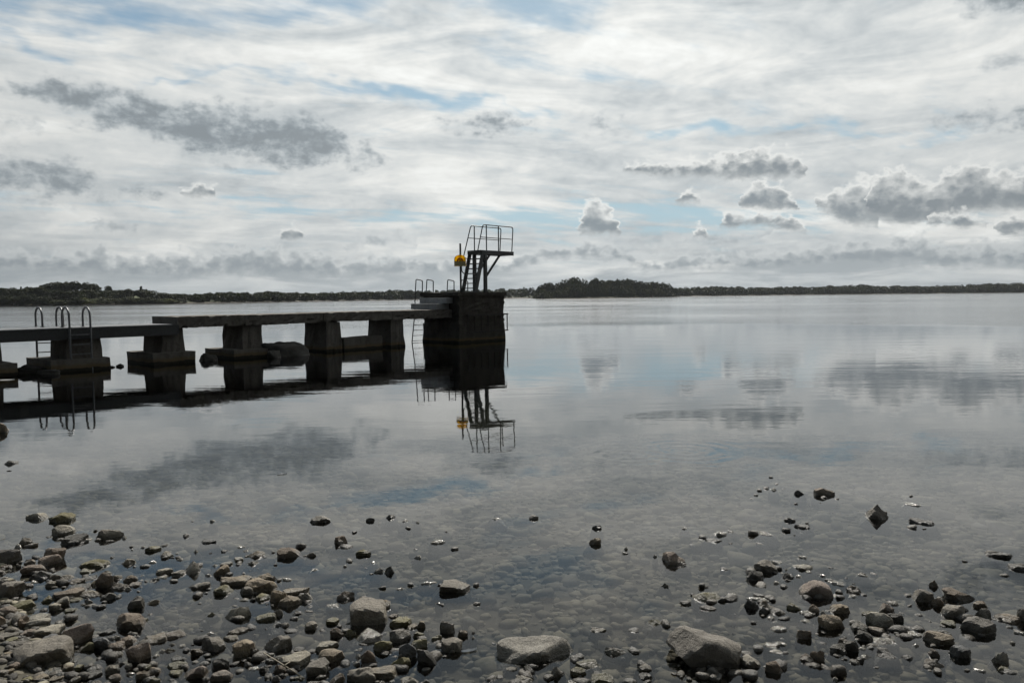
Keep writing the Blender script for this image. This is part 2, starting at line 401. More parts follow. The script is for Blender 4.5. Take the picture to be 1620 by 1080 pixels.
M_CONCL = concrete('pale_concrete', (0.24, 0.245, 0.245), (0.15, 0.148, 0.14), False)
def steel(name, base, metal, rough, rust=0.0):
    def fn(h, o):
        p = geo_pos(h); n = h.noise(p, 18, 5, 0.65)
        c = h.mix(h.step(n, 0.45, 0.7), base, tuple(v * 0.65 for v in base))
        if rust: c = h.mix(h.step(h.noise(p, 7, 6, 0.7), 0.55, 0.66, 0, rust), c, (0.10, 0.045, 0.02))
        bsdf(h, o, c, h.add(h.mul(n, 0.2), rough), h.bump(n, 0.25, 0.004), metal=metal)
    return material(name, fn)
M_GALV = steel('galvanised_steel', (0.13, 0.133, 0.137), 0.6, 0.38)
M_PAINT = steel('dark_painted_steel', (0.028, 0.032, 0.033), 0.0, 0.45, 0.35)
M_BLACK = steel('black_steel', (0.02, 0.02, 0.02), 0.0, 0.5, 0.2)
M_FRAME = steel('corroded_fender_steel', (0.03, 0.026, 0.022), 0.1, 0.7, 0.4)
M_DECK = steel('grey_composite_board', (0.12, 0.125, 0.13), 0.0, 0.42)
M_EDGE = steel('dark_edge_board', (0.026, 0.028, 0.029), 0.0, 0.6)

def bed_fn(h, o):
    p = geo_pos(h); x, y, z = h.sep(p)
    v = h.voronoi(h.vscale(p, (8, 11, 8)), 1.0, 'F1'); n = h.noise(p, 1.2, 5, 0.6)
    r = h.sep(v[1])[0]
    c = h.ramp(r, [(0.0, (0.09, 0.08, 0.055)), (0.5, (0.15, 0.135, 0.095)), (1.0, (0.21, 0.195, 0.15))])
    c = h.mix(0.75, c, (0.03, 0.027, 0.020))
    c = h.mix(h.step(h.add(y, h.mul(n, 3)), 6.5, 11.5), c, (0.008, 0.0075, 0.005))       # silt further out, its colour darkened for light lost with depth
    dist = h.m('SQRT', h.add(h.m('POWER', x, 2), h.m('POWER', y, 2)))
    land = h.step(z, 0.05, 0.35)
    fields = h.noise(h.vscale(p, (0.012, 0.004, 0.0)), 1.0, 3, 0.5)
    grass = h.mix(h.step(fields, 0.42, 0.58), (0.03, 0.042, 0.014), (0.075, 0.088, 0.028))
    grass = h.mix(h.step(z, 0.25, 0.7), (0.06, 0.048, 0.03), grass)                      # pale strand of dead reed at the edge
    c = h.mix(h.mul(land, h.step(dist, 20, 60)), c, grass)
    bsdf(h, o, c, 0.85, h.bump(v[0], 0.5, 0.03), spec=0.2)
M_BED = material('lake_bed_and_land', bed_fn)

def pebble_fn(h, o):
    gm_ = h.node('ShaderNodeNewGeometry'); p = gm_.outputs['Position']; r = gm_.outputs['Random Per Island']
    c = h.ramp(r, [(0.0, (0.065, 0.058, 0.043)), (0.35, (0.125, 0.11, 0.08)), (0.6, (0.175, 0.155, 0.11)), (0.82, (0.26, 0.235, 0.175)), (1.0, (0.14, 0.135, 0.115))])
    n = h.noise(p, 30, 5, 0.65)
    c = h.mix(h.step(n, 0.4, 0.7, 0, 0.5), c, (0.07, 0.066, 0.036))
    y = h.sep(p)[1]
    c = h.mix(h.step(h.add(y, h.mul(h.noise(p, 0.9, 3, 0.5), 3)), 6.0, 12.0, 0, 0.92), c, (0.018, 0.016, 0.011))  # outer pebbles coloured darker, standing in for light lost in deeper water
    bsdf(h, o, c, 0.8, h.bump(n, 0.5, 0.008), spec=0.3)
M_PEB = material('bed_pebble', pebble_fn)
def gravel_fn(h, o):
    gm_ = h.node('ShaderNodeNewGeometry'); p = gm_.outputs['Position']; r = gm_.outputs['Random Per Island']
    c = h.ramp(r, [(0.0, (0.03, 0.027, 0.022)), (0.4, (0.065, 0.058, 0.047)), (0.75, (0.125, 0.11, 0.088)), (1.0, (0.075, 0.075, 0.07))])
    n = h.noise(p, 60, 5, 0.65); z = h.sep(p)[2]
    c = h.mix(h.step(n, 0.45, 0.7, 0, 0.5), c, (0.09, 0.08, 0.06))
    wet = h.step(h.add(z, h.mul(n, 0.02)), 0.06, 0.012)
    c = h.mix(h.mul(wet, 0.7), c, h.mix(1.0, c, (0.4, 0.39, 0.35), 'MULTIPLY'))
    bsdf(h, o, c, h.m('SUBTRACT', 0.8, h.mul(wet, 0.4)), h.bump(n, 0.8, 0.012), spec=0.3)
M_GRAV = material('shore_gravel', gravel_fn)

def water_fn(h, o):
    p = geo_pos(h); x, y, z = h.sep(p)
    dist = h.m('SQRT', h.add(h.m('POWER', x, 2), h.m('POWER', y, 2)))
    # wind line about forty metres out: ruffled beyond it, glassy this side
    wl = h.add(dist, h.mul(h.sub(h.noise(h.vscale(p, (0.05, 0.02, 0)), 1.0, 4, 0.6), 0.5), 16.0))
    wl = h.sub(wl, h.mul(x, 0.12))
    wind = h.step(wl, 38.0, 46.0)
    patch = h.noise(h.vscale(p, (0.02, 0.05, 0)), 1.0, 5, 0.6)
    w1 = h.noise(h.vscale(p, (0.9, 3.2, 1)), 1.0, 3, 0.5, 0.3)
    w2 = h.noise(h.vscale(p, (9.0, 7.0, 1)), 1.0, 3, 0.55, 0.4)
    w3 = h.noise(h.vscale(p, (0.25, 0.8, 1)), 1.0, 2, 0.5)
    calm = h.step(dist, 5.0, 22.0, 0.35, 1.0)
    amp = h.mul(calm, h.step(patch, 0.3, 0.7, 0.6, 1.4))
    hgt = h.add(h.add(h.mul(w1, 0.0024), h.mul(w2, 0.0007)), h.mul(w3, 0.005))
    hgt = h.mul(hgt, amp)
    # rings where something touched the surface
    for (rx, ry, wl_, rad) in ((992, 718, 0.16, 0.8), (1085, 713, 0.18, 1.0)):
        c0 = P(rx, ry)
        dd = h.m('SQRT', h.add(h.m('POWER', h.sub(x, float(c0[0])), 2), h.m('POWER', h.sub(y, float(c0[1])), 2)))
        hgt = h.add(hgt, h.mul(h.m('SINE', h.mul(dd, 2 * math.pi / wl_)), h.step(dd, 0.1, rad, 0.0004, 0.0)))
    rough_w = h.noise(h.vscale(p, (1.3, 2.2, 1)), 1.0, 4, 0.65)
    hgt = h.add(hgt, h.mul(h.mul(rough_w, wind), 0.03))
    nrm = h.bump(hgt, 1.0, 1.0)
    gl = h.node('ShaderNodeBsdfGlossy'); h.put(gl.inputs['Color'], (1, 1, 1)); h.put(gl.inputs['Normal'], nrm)
    h.put(gl.inputs['Roughness'], h.mul(wind, h.step(patch, 0.3, 0.7, 0.06, 0.12)))
    # light lost on its slant way through the water to the bed (Beer-Lambert, the bed falls away from the beach)
    dp = h.node('ShaderNodeVectorMath', operation='DOT_PRODUCT'); gn = h.node('ShaderNodeNewGeometry')
    h.put(dp.inputs[0], gn.outputs['Incoming']); dp.inputs[1].default_value = (0, 0, 1)
    cosv = h.mx(h.m('ABSOLUTE', dp.outputs['Value']), 0.02)
    depth = h.m('MULTIPLY_ADD', h.m('POWER', h.mx(h.sub(y, 3.0), 0.0), 2.0), 0.0035, 0.05)
    path = h.m('DIVIDE', depth, cosv)
    tcol = h.node('ShaderNodeCombineColor')
    for k_, sg in enumerate((0.55, 0.50, 0.68)): h.put(tcol.inputs[k_], h.mul(h.m('EXPONENT', h.mul(path, -sg)), 0.55))
    tr = h.node('ShaderNodeBsdfTransparent'); h.put(tr.inputs[0], tcol.outputs[0])
    # Fresnel reflectance (Schlick), the same for light entering and leaving
    dn = h.node('ShaderNodeVectorMath', operation='DOT_PRODUCT'); h.put(dn.inputs[0], gn.outputs['Incoming']); h.put(dn.inputs[1], nrm)
    fres = h.m('MULTIPLY_ADD', h.m('POWER', h.m('SUBTRACT', 1.0, h.m('ABSOLUTE', dn.outputs['Value']), clamp=True), 5.0), 0.98, 0.02)
    mx = h.node('ShaderNodeMixShader'); h.put(mx.inputs[0], fres)
    h.nt.links.new(tr.outputs[0], mx.inputs[1]); h.nt.links.new(gl.outputs[0], mx.inputs[2])
    h.nt.links.new(mx.outputs[0], o.inputs[0])
M_WATER = material('lake_water', water_fn)

def leaf_mat(name, a, b):
    def fn(h, o):
        gm_ = h.node('ShaderNodeNewGeometry'); r = gm_.outputs['Random Per Island']
        rnd = h.node('ShaderNodeObjectInfo').outputs['Random']
        c = h.mix(r, a, b)
        c = h.mix(1.0, c, h.mix(rnd, (0.8, 0.85, 0.85), (1.2, 1.15, 1.0)), 'MULTIPLY')
        bs = bsdf(h, o, c, 0.7, spec=0.2)
        t = h.node('ShaderNodeBsdfTranslucent'); h.put(t.inputs[0], h.mix(1.0, c, (1.1, 1.2, 0.5), 'MULTIPLY'))
        m_ = h.node('ShaderNodeMixShader'); m_.inputs[0].default_value = 0.14
        h.nt.links.new(bs.outputs[0], m_.inputs[1]); h.nt.links.new(t.outputs[0], m_.inputs[2]); h.nt.links.new(m_.outputs[0], o.inputs[0])
    return material(name, fn)
M_LEAF = [leaf_mat('leaf_dark', (0.017, 0.022, 0.010), (0.036, 0.043, 0.019)), leaf_mat('leaf_mid', (0.024, 0.030, 0.013), (0.05, 0.057, 0.023)), leaf_mat('leaf_light', (0.05, 0.062, 0.018), (0.095, 0.10, 0.032))]
def bark_fn(h, o):
    p = obj_co(h); n = h.noise(h.vscale(p, (6, 6, 1.2)), 1.0, 5, 0.6)
    bsdf(h, o, h.mix(n, (0.04, 0.032, 0.024), (0.11, 0.095, 0.075)), 0.9, h.bump(n, 0.6, 0.03), spec=0.2)
M_BARK = material('bark', bark_fn)
def plain(name, c, rough=0.5, **kw):
    def fn(h, o):
        p = geo_pos(h); n = h.noise(p, 25, 4, 0.6)
        bsdf(h, o, h.mix(h.step(n, 0.4, 0.75, 0, 0.4), c, tuple(v * 0.55 for v in c)), rough, h.bump(n, 0.15, 0.003), **kw)
    return material(name, fn)
def yellow_fn(h, o):
    p = geo_pos(h); n = h.noise(p, 25, 4, 0.6); c = h.mix(h.step(n, 0.45, 0.8, 0, 0.35), (0.92, 0.68, 0.04), (0.7, 0.48, 0.03))
    bs = bsdf(h, o, c, 0.4); t = h.node('ShaderNodeBsdfTranslucent'); h.put(t.inputs[0], c)
    m_ = h.node('ShaderNodeMixShader'); m_.inputs[0].default_value = 0.55
    h.nt.links.new(bs.outputs[0], m_.inputs[1]); h.nt.links.new(t.outputs[0], m_.inputs[2]); h.nt.links.new(m_.outputs[0], o.inputs[0])
M_YEL = material('yellow_plastic', yellow_fn)
M_ORG = plain('orange_ring', (0.62, 0.13, 0.015), 0.45)
M_LBL = plain('grey_label_panel', (0.42, 0.36, 0.18), 0.6)
M_STRAW = plain('dry_reed', (0.24, 0.21, 0.15), 0.7)
M_FEATHER = plain('white_feather', (0.7, 0.7, 0.68), 0.6)
M_LIME = plain('white_render', (0.75, 0.74, 0.70), 0.8)
M_SLATE = plain('roof_slate', (0.09, 0.09, 0.095), 0.7)

# ------------------------------------------------------------------ land, lake bed and water
SHORE = [(-900, 485.5), (-300, 485.5), (0, 484.6), (130, 483), (192, 481.8), (290, 480.6), (420, 478.4), (510, 476.4), (660, 474.0), (801, 472.0), (960, 470.2), (1068, 468.9), (1200, 467.4), (1370, 465.4), (1620, 462.9), (2000, 459.5), (2600, 453)]
sh = np.array([(math.atan2(*P(x, y)[:2]), np.hypot(*P(x, y)[:2])) for x, y in SHORE])
def shore_r(a): return np.interp(a, sh[:, 0], sh[:, 1])
SA, SB = P(-20, 930)[:2], P(95, 1110)[:2]                    # dry gravel begins left of this line
sdv = (SB - SA) / np.linalg.norm(SB - SA); snv = np.array([-sdv[1], sdv[0]])
if snv @ (np.array([-10., 3.]) - SA) < 0: snv = -snv
HILL = P(120, 483); 
def smooth(a, b, x):
    t = np.clip((x - a) / (b - a), 0, 1); return t * t * (3 - 2 * t)
def height(x, y):
    x, y = np.asarray(x, float), np.asarray(y, float)
    r = np.hypot(x, y); a = np.arctan2(x, y)
    bed = np.interp(y, [-3, 1.5, 2.6, 3.2, 4.5, 6.5, 9, 13, 20, 40, 80], [0.75, 0.12, -0.03, -0.05, -0.07, -0.11, -0.24, -0.6, -1.3, -2.2, -3.0])
    s = (x - SA[0]) * snv[0] + (y - SA[1]) * snv[1]
    land = np.clip(s * 0.16 + 0.005, -2, 0.9)
    bed = np.where(y < 9, np.maximum(bed, land), bed)
    R = shore_r(a); front = (y > 5)
    far = np.interp(r - R, [-25, 0, 6, 30, 120, 600, 3000], [-1.0, 0.02, 0.45, 1.0, 2.0, 4.0, 8.0])
    hd = np.hypot((x - HILL[0] * 1.16) / 42, (y - HILL[1] * 1.16) / 30)
    far = far + 2.6 * np.exp(-hd ** 2) * smooth(0, 20, r - R)
    z = np.where(front & (r > R - 25), np.maximum(far, np.where(r > R, far, bed)), bed)
    # shores closing the lake at both sides, out of the picture
    side = np.where(np.abs(a) > 1.25, np.interp(np.abs(a), [1.25, 1.6], [0, 1]), 0)
    z = np.where(r > 8, z * (1 - side) + side * (0.5 + 0.004 * r), z)
    return z
def hz(x, y): return float(height(x, y))
rad = np.concatenate([np.linspace(0.0, 2.4, 13), np.linspace(2.5, 9, 90), np.geomspace(9.2, 200, 60), np.linspace(205, 760, 112), np.geomspace(790, 1400, 12)])
ang = np.concatenate([np.linspace(-math.pi, -0.75, 70, endpoint=False), np.linspace(-0.75, 0.75, 260, endpoint=False), np.linspace(0.75, math.pi, 70)])
RR, AA = np.meshgrid(rad, ang, indexing='ij')
X, Y = RR * np.sin(AA), RR * np.cos(AA); Z = height(X, Y)
rng = np.random.default_rng(4)
nr, na = RR.shape
idx = np.arange(nr * na).reshape(nr, na)
F = np.stack([idx[:-1, :-1], idx[1:, :-1], idx[1:, 1:], idx[:-1, 1:]], -1).reshape(-1, 4)[:, ::-1]
link('ground', new_mesh('ground', np.stack([X, Y, Z], -1).reshape(-1, 3), F, True), M_BED, label='stony lake bed rising to grassy far shores', kind='structure')
wr = np.array([0.0, 1.5, 3, 6, 12, 25, 50, 100, 200, 400, 700, 1000]); wa = np.linspace(-math.pi, math.pi, 73)
RR, AA = np.meshgrid(wr, wa, indexing='ij'); idx = np.arange(RR.size).reshape(RR.shape)
F = np.stack([idx[:-1, :-1], idx[1:, :-1], idx[1:, 1:], idx[:-1, 1:]], -1).reshape(-1, 4)[:, ::-1]
link('lake_water', new_mesh('lake_water', np.stack([RR * np.sin(AA), RR * np.cos(AA), RR * 0], -1).reshape(-1, 3), F, True), M_WATER, label='calm clear lake water mirroring the cloudy sky', kind='structure')

# ------------------------------------------------------------------ jetty frame: s along, t across (towards the beach), z up
ANG = math.radians(41.0)
DV = np.array([math.sin(ANG), math.cos(ANG), 0]); NV = np.array([math.cos(ANG), -math.sin(ANG), 0])
T0 = -18.9
RZ = math.atan2(DV[1], DV[0])
def J(s, v=0.0, z=0.0):                 # v > 0 is the far side of the jetty's near edge
    return DV * s + NV * (T0 - v) + np.array([0, 0, z])
def jempty(name, s, v, **kw):
    return empty(name, tuple(J(s, v)), RZ, **kw)

# concrete jetty on piers
jt = jempty('concrete_jetty', 9.0, 0.0, label='weathered concrete jetty slab on tapered piers running to the diving block', cat='jetty')
DKW = 1.42
rr_ = random.Random(5)
cuts_ = [0.0, 1.85, 4.35, 6.95, 9.62]
for q, (c0, c1) in enumerate(zip(cuts_, cuts_[1:])):
    dz_ = (0.0, -0.006, 0.004, -0.003)[q]
    mb = MB().box((c0 + 0.008, 0, 0.88 + dz_), (c1 - 0.008, DKW, 1.165 + dz_))
    bmesh.ops.subdivide_edges(mb.bm, edges=[e for e in mb.bm.edges if abs((e.verts[0].co - e.verts[1].co).x) > 1], cuts=22, use_grid_fill=True)
    bmesh.ops.subdivide_edges(mb.bm, edges=[e for e in mb.bm.edges if abs((e.verts[0].co - e.verts[1].co).z) > .2 or abs((e.verts[0].co - e.verts[1].co).y) > .5], cuts=3, use_grid_fill=True)
    for v in mb.bm.verts:
        low_ = v.co.z < 0.95; edge_ = v.co.y < .02 or v.co.y > DKW - .02
        chip = rr_.uniform(0, 1) ** 4 * (0.07 if low_ else 0.03)
        v.co += Vector((0, chip * (1 if v.co.y < .3 else -1), (chip * 0.6 if low_ else -chip * 0.7) * (1 if edge_ else 0.15) + rr_.uniform(-1, 1) * (0.008 if low_ else 0.003)))
    mb.build('deck_slab', M_CONC, jt)
def pier(s0, v0, l, w, ztop, foot=None, seed=0, lean=0.09, parent=None, s_par=9.0):
    pm = MB().box((s0 - s_par, v0, -1.3), (s0 - s_par + l, v0 + w, ztop), taper=None)
    bm = pm.bm
    for v in bm.verts:
        k = 1.0 if v.co.z > 0 else -1.3 / ztop
        cx_, cy_ = s0 - s_par + l / 2, v0 + w / 2
        f = 1 - (lean / (l / 2)) * max(0, k); v.co.x = cx_ + (v.co.x - cx_) * f
        f = 1 - (lean / (w / 2)) * max(0, k); v.co.y = cy_ + (v.co.y - cy_) * f
    bmesh.ops.subdivide_edges(bm, edges=bm.edges[:], cuts=7, use_grid_fill=True)
    r = random.Random(seed)
    for v in bm.verts:
        if v.co.z < ztop - 0.02: v.co += Vector((r.uniform(-1, 1), r.uniform(-1, 1), r.uniform(-1, 1))) * 0.02
    po = pm.build('pier', M_CONC, parent)
    if foot:
        fs, fv, fl, fw_, fz = foot
        fm = MB().box((fs - s_par, fv, -1.3), (fs - s_par + fl, fv + fw_, fz))
        bmesh.ops.subdivide_edges(fm.bm, edges=fm.bm.edges[:], cuts=6, use_grid_fill=True)
        for v in fm.bm.verts: v.co += Vector((r.uniform(-1, 1), r.uniform(-1, 1), r.uniform(-.5, .5))) * 0.012
        fm.build('footing', M_CONC, po)
    return po
pier(8.57, 0.06, 0.74, 1.16, 0.88, (8.33, -0.10, 1.06, 1.5, 0.285), 3, 0.10, jt)
pier(10.75, 0.03, 0.75, 1.2, 0.88, (10.45, -0.08, 1.0, 1.55, 0.24), 4, 0.09, jt)
pier(13.40, -0.02, 0.68, 1.3, 0.88, None, 5, 0.10, jt)
pier(15.86, -0.02, 0.68, 1.3, 0.88, None, 6, 0.09, jt)
# low concrete sill between the last two piers
mb = MB().box((14.15 - 9, 0.10, -0.8), (15.62 - 9, 0.62, 0.38)); mb.jitter(0.02, 8, 4)
mb.build('sill_block', M_CONC, jt)

# lower boarded walkway
wk = jempty('walkway', 4.0, 0.0, label='lower grey boarded walkway with ladders beside the beach', cat='walkway')
WKW = 1.36; S_END = 9.0
SW0 = -1.5
mb = MB().box((SW0 - 4, 0.0, 0.715), (S_END - 4, 0.045, 0.955)); mb.build('edge_board', M_EDGE, wk)
mb = MB().box((SW0 - 4, WKW - 0.045, 0.715), (S_END - 4, WKW, 0.955)); mb.build('edge_board', M_EDGE, wk)
mb = MB().box((S_END - 4 + .002, 0.0, 0.74), (S_END - 4 + .04, WKW, 0.955)); mb.build('end_board', M_EDGE, wk)
mb = MB().box((SW0 - 4, .30, 0.72), (S_END - 4, .37, 0.945)).box((SW0 - 4, WKW - .37, 0.72), (S_END - 4, WKW - .30, 0.945)); mb.build('joist', M_EDGE, wk)
bw = 0.142; nb = int((S_END - SW0) / bw)
bmesh_board = None
for k in range(nb):
    s = SW0 + k * bw
    if s < 2.6 and False: continue
    if bmesh_board is None:
        bo = MB().box((0, -0.012, 0.957), (bw - 0.007, WKW + 0.012, 0.985), 0.004).build('board', M_DECK, wk, loc=(s - 4, 0, 0)); bmesh_board = bo.data
    else:
        link('board', bmesh_board, None, wk, loc=(s - 4, 0, random.Random(k).uniform(-.002, .002)))
# its own piers
pier(6.40, 0.03, 0.92, 1.2, 0.715, (6.08, -0.12, 1.25, 1.62, 0.27), 12, 0.10, wk, 4.0)
pier(4.42, 0.03, 0.88, 1.2, 0.715, (4.28, -0.10, 1.15, 1.6, 0.27), 13, 0.10, wk, 4.0)

# swim ladders with hooped rails on the walkway
def hoop_ladder(s, v_out, sign, label):
    """sign -1: stands off the near edge, +1: off the far edge"""
    L = jempty('swim_ladder', s, v_out, label=label, cat='ladder', group='hooped swim ladders on the walkway')
    gap = 0.44
    for k in (0, 1):
        x = k * gap
        vin = -sign * 0.44
        top = 1.44; r = 0.17
        path = [(x, sign * 0.02, -0.9), (x, sign * 0.02, -0.1), (x, 0, 0.3), (x, 0, 1.2)]
        c = (x, vin / 2, 1.22)
        path += [tuple(p) for p in arc(c, abs(vin) / 2, 0, math.pi, 12, (0, -vin / abs(vin), 0), (0, 0, 1.0))][1:]
        path += [(x, vin, 0.987)]
        MB().tube(path, 0.023, 10).build('hoop_rail', M_GALV, L)
        MB().tube([(x, vin, 0.987), (x, vin, 1.0)], 0.05, 12).build('foot_plate', M_GALV, L)
    for z in (0.82, 0.60, 0.38, 0.14, -0.1, -0.34):
        MB().bar((0.02, 0, z), (gap - 0.02, 0, z), 0.06, 0.022).build('rung', M_GALV, L)
    return L
hoop_ladder(6.50, -0.08, -1, 'galvanised swim ladder on the near edge of the low walkway, rungs in front')
hoop_ladder(6.30, WKW + 0.08, 1, 'galvanised swim ladder on the far edge of the low walkway')

# diving block
BL, BV0, BV1, BS0 = 2.38, -0.35, 1.47, 18.60
bk = jempty('diving_block', BS0, 0.0, label='massive dark concrete block at the jetty end carrying the diving tower', cat='concrete block')
r_ = random.Random(21)
for lo_, hi_, ins in ((-2.2, 0.66, 0.0), (0.662, 1.62, 0.03)):
    mb = MB().box((ins, BV0 + ins, lo_), (BL - ins, BV1 - ins, hi_))
    bmesh.ops.subdivide_edges(mb.bm, edges=mb.bm.edges[:], cuts=11, use_grid_fill=True)
    for v in mb.bm.verts:
        if v.co.z < 1.6: v.co += Vector((r_.uniform(-1, 1), r_.uniform(-1, 1), r_.uniform(-.3, .3) * (0 if abs(v.co.z - .661) < .01 else 1))) * 0.024
        if v.co.x > BL - 0.1 and 0.3 < v.co.z < 1.2: v.co.x -= r_.uniform(0.0, 0.07)
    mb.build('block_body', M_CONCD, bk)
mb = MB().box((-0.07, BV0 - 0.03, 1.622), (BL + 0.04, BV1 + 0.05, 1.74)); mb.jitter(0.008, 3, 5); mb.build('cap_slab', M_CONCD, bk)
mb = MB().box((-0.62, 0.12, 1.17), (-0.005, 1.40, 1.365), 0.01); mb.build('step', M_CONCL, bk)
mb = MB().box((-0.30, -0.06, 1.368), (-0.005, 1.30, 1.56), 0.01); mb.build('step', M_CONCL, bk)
# steel fender frame on the beach side of the block
fr_ = jempty('fender_frame', BS0, BV0, label='corroded steel fender frame on the beach side of the block', cat='fender')
yv = -0.07
MB().bar((0.32, yv, 0.95), (BL + 0.06, yv, 0.95), 0.06, 0.045).build('top_rail', M_FRAME, fr_)
MB().bar((0.32, yv, 0.36), (BL + 0.06, yv, 0.36), 0.05, 0.04).build('bottom_rail', M_FRAME, fr_)
for k in range(7):
    x = 0.36 + k * (BL - 0.34) / 6
    MB().bar((x, yv, 0.385), (x, yv, 0.925), 0.03, 0.03, (0, 1, 0)).build('upright', M_FRAME, fr_)
for x in (0.5, BL - 0.2):
    MB().bar((x, yv + 0.02, 0.93), (x, 0.06, 0.93), 0.04, 0.03).build('bracket', M_FRAME, fr_)

# black ladders on the far side of the block, grab rails above
def block_ladder(s, w, label, lean):
    L = jempty('black_ladder', s, BV1 + 0.1, label=label, cat='ladder', group='black steel ladders on the far side of the diving block')
    for k in (0, 1):
        x = k * w
        dx_ = -lean if k == 0 else -lean
        path = round_path([(x + dx_ * 0.6, 0.03, -0.8), (x + dx_, 0.03, 0.0), (x + dx_ * 0.3, 0.0, 0.9), (x, -0.01, 1.70), (x + 0.03, -0.03, 2.22), (x + 0.03, -0.36, 2.17), (x - 0.0, -0.38, 1.745)], 0.05, 3)
        MB().tube(path, 0.019, 8).build('grab_rail', M_BLACK, L)
    for i in range(9):
        z = 1.18 - i * 0.19
        f = -lean * (1 - z / 1.2) if z > 0 else -lean
        MB().tube([(f, 0.02, z), (w + f, 0.02, z)], 0.011, 6).build('rung', M_BLACK, L)
    return L
block_ladder(BS0 - 0.26, 0.52, 'black steel ladder at the block corner nearest the steps, two grab rails', 0.16)
block_ladder(BS0 + 1.30, 0.72, 'black steel ladder whose grab rails stand beside the tower stair', 0.0)

# diving tower
tw = jempty('diving_tower', BS0, 0.0, label='dark steel diving tower with steep stair, railed platform and diagonal braces', cat='diving tower')
Z0 = 1.74; ZP = 3.25
TS, TV0, TV1 = 1.50, 0.02, 0.68       # platform start along s, near and far sides
PL = 1.82
MB().box((TS, TV0, ZP - 0.045), (TS + PL, TV1, ZP), 0.004).build('platform_board', M_PAINT, tw)
for v_ in (TV0 + .003, TV1 - 0.053):
    MB().box((TS + .004, v_, ZP - 0.145), (TS + PL - .004, v_ + 0.05, ZP - 0.047)).build('side_beam', M_PAINT, tw)
for x in (TS + 0.0, TS + 0.9, TS + PL - 0.055):
    MB().box((x + .002, TV0 + .055, ZP - 0.14), (x + 0.055, TV1 - 0.055, ZP - 0.049)).build('cross_beam', M_PAINT, tw)
PX = 1.75
for v_ in (TV0 + 0.02, TV1 - 0.105):
    MB().box((PX, v_ - .01, Z0), (PX + 0.105, v_ + 0.095, ZP - 0.146)).build('post', M_PAINT, tw)
    MB().box((PX - .05, v_ - .05, Z0 + .001), (PX + 0.155, v_ + 0.135, Z0 + .014)).build('base_plate', M_PAINT, tw)
    MB().bar((PX + 0.10, v_ + 0.04, ZP - 0.93), (PX + 0.87, v_ + 0.04, ZP - 0.12), 0.055, 0.065).build('brace', M_PAINT, tw)
# stair
SB_, ST_ = 1.22, 1.63       # foot and head along s
for v_ in (TV0 - 0.02, TV1 - 0.04):
    MB().bar((SB_, v_ + .02, Z0), (ST_, v_ + .02, ZP - 0.05), 0.045, 0.15, (1, 0, 0.25)).build('stringer', M_PAINT, tw)
for k in range(8):
    t = (k + 0.75) / 8.3
    x = SB_ + (ST_ - SB_) * t; z = Z0 + (ZP - 0.05 - Z0) * t
    MB().box((x - 0.09, TV0 + .024, z), (x + 0.10, TV1 - .044, z + 0.032)).build('tread', M_PAINT, tw)
# railings
ztop = 4.16; xe = 3.32
for near, v_ in ((True, TV0 + 0.03), (False, TV1 - 0.03)):
    head = (1.67, v_, ztop)
    if near: pth = round_path([(1.38, v_ - .01, ZP - 0.02), head, (xe, v_, ztop), (xe - 0.08, v_, ZP)], 0.11, 5)
    else: pth = round_path([(1.40, v_, 2.38), (1.20, v_ + .03, 2.48), (1.19, v_ + .03, 2.70), head, (xe, v_, ztop), (xe - 0.08, v_, ZP)], 0.10, 5)
    rl = MB().tube(pth, 0.019, 8).build('railing', M_PAINT, tw)
    MB().tube([(1.53, v_, 3.71), (xe - 0.04, v_, 3.71)], 0.015, 8).build('mid_rail', M_PAINT, rl)
    for x in ((1.85, 2.50) if near else (1.85,)):
        MB().bar((x, v_, ZP), (x, v_, ztop - 0.01), 0.045, 0.012, (1, 0, 0)).build('baluster', M_PAINT, rl)
MB().bar((1.33, TV1 - 0.02, 3.0), (1.50, TV1 - .02, 2.95), 0.03, 0.02).build('rail_bracket', M_PAINT, tw)

# lifebuoy on its pole
lb = jempty('lifebuoy_station', BS0 + 0.76, 0.30, label='yellow lifebuoy housing with orange ring on a dark pole', cat='lifebuoy')
MB().tube([(0, 0, 1.74), (0, 0, 3.46)], 0.034, 12).build('pole', M_PAINT, lb)
# housing faces the camera side: built in a frame turned about the pole
fa = math.atan2(-DV[1] * 1, -DV[0] * 1)
hs = bpy.data.objects.new('housing', None)
def facing(ptx, ptz, dep):               # housing coordinates -> jetty-local (faces back along the jetty, turned toward the beach)
    ex = Vector((0.62, -0.785, 0)); ey = Vector((-0.785, -0.62, 0))
    p = ex * ptx + ey * dep; return (p.x, p.y, ptz)
def plate(name, outline, d0, d1, mat, parent):
    b = MB(); n = len(outline)
    A = [b.bm.verts.new(facing(x, z, d0)) for x, z in outline]; Bv = [b.bm.verts.new(facing(x, z, d1)) for x, z in outline]
    b.bm.faces.new(A); b.bm.faces.new(list(reversed(Bv)))
    for i in range(n): b.bm.faces.new((A[i], A[(i + 1) % n], Bv[(i + 1) % n], Bv[i]))
    return b.build(name, mat, parent)
bpy.data.objects.remove(hs)
zc, hw = 2.90, 0.195
dome = [(-hw, zc - 0.24), (hw, zc - 0.24), (hw, zc)] + [(hw * math.cos(a), zc + 0.15 * math.sin(a)) for a in np.linspace(0, math.pi, 15)[1:-1]] + [(-hw, zc)]
hb = plate('housing', dome, 0.04, 0.06, M_YEL, lb)
shell = MB()
for a, b_ in zip(dome[1:], dome[2:] + dome[:1]):
    shell.bar(facing(a[0], a[1], 0.115), facing(b_[0], b_[1], 0.115), 0.012, 0.12, facing(0, 0, 1))
shell.build('housing_rim', M_YEL, hb)
plate('front_panel', [(-hw, zc - 0.238), (hw, zc - 0.238), (hw, zc - 0.07), (-hw, zc - 0.07)], 0.172, 0.184, M_LBL, hb)
ring = MB(); n = 28
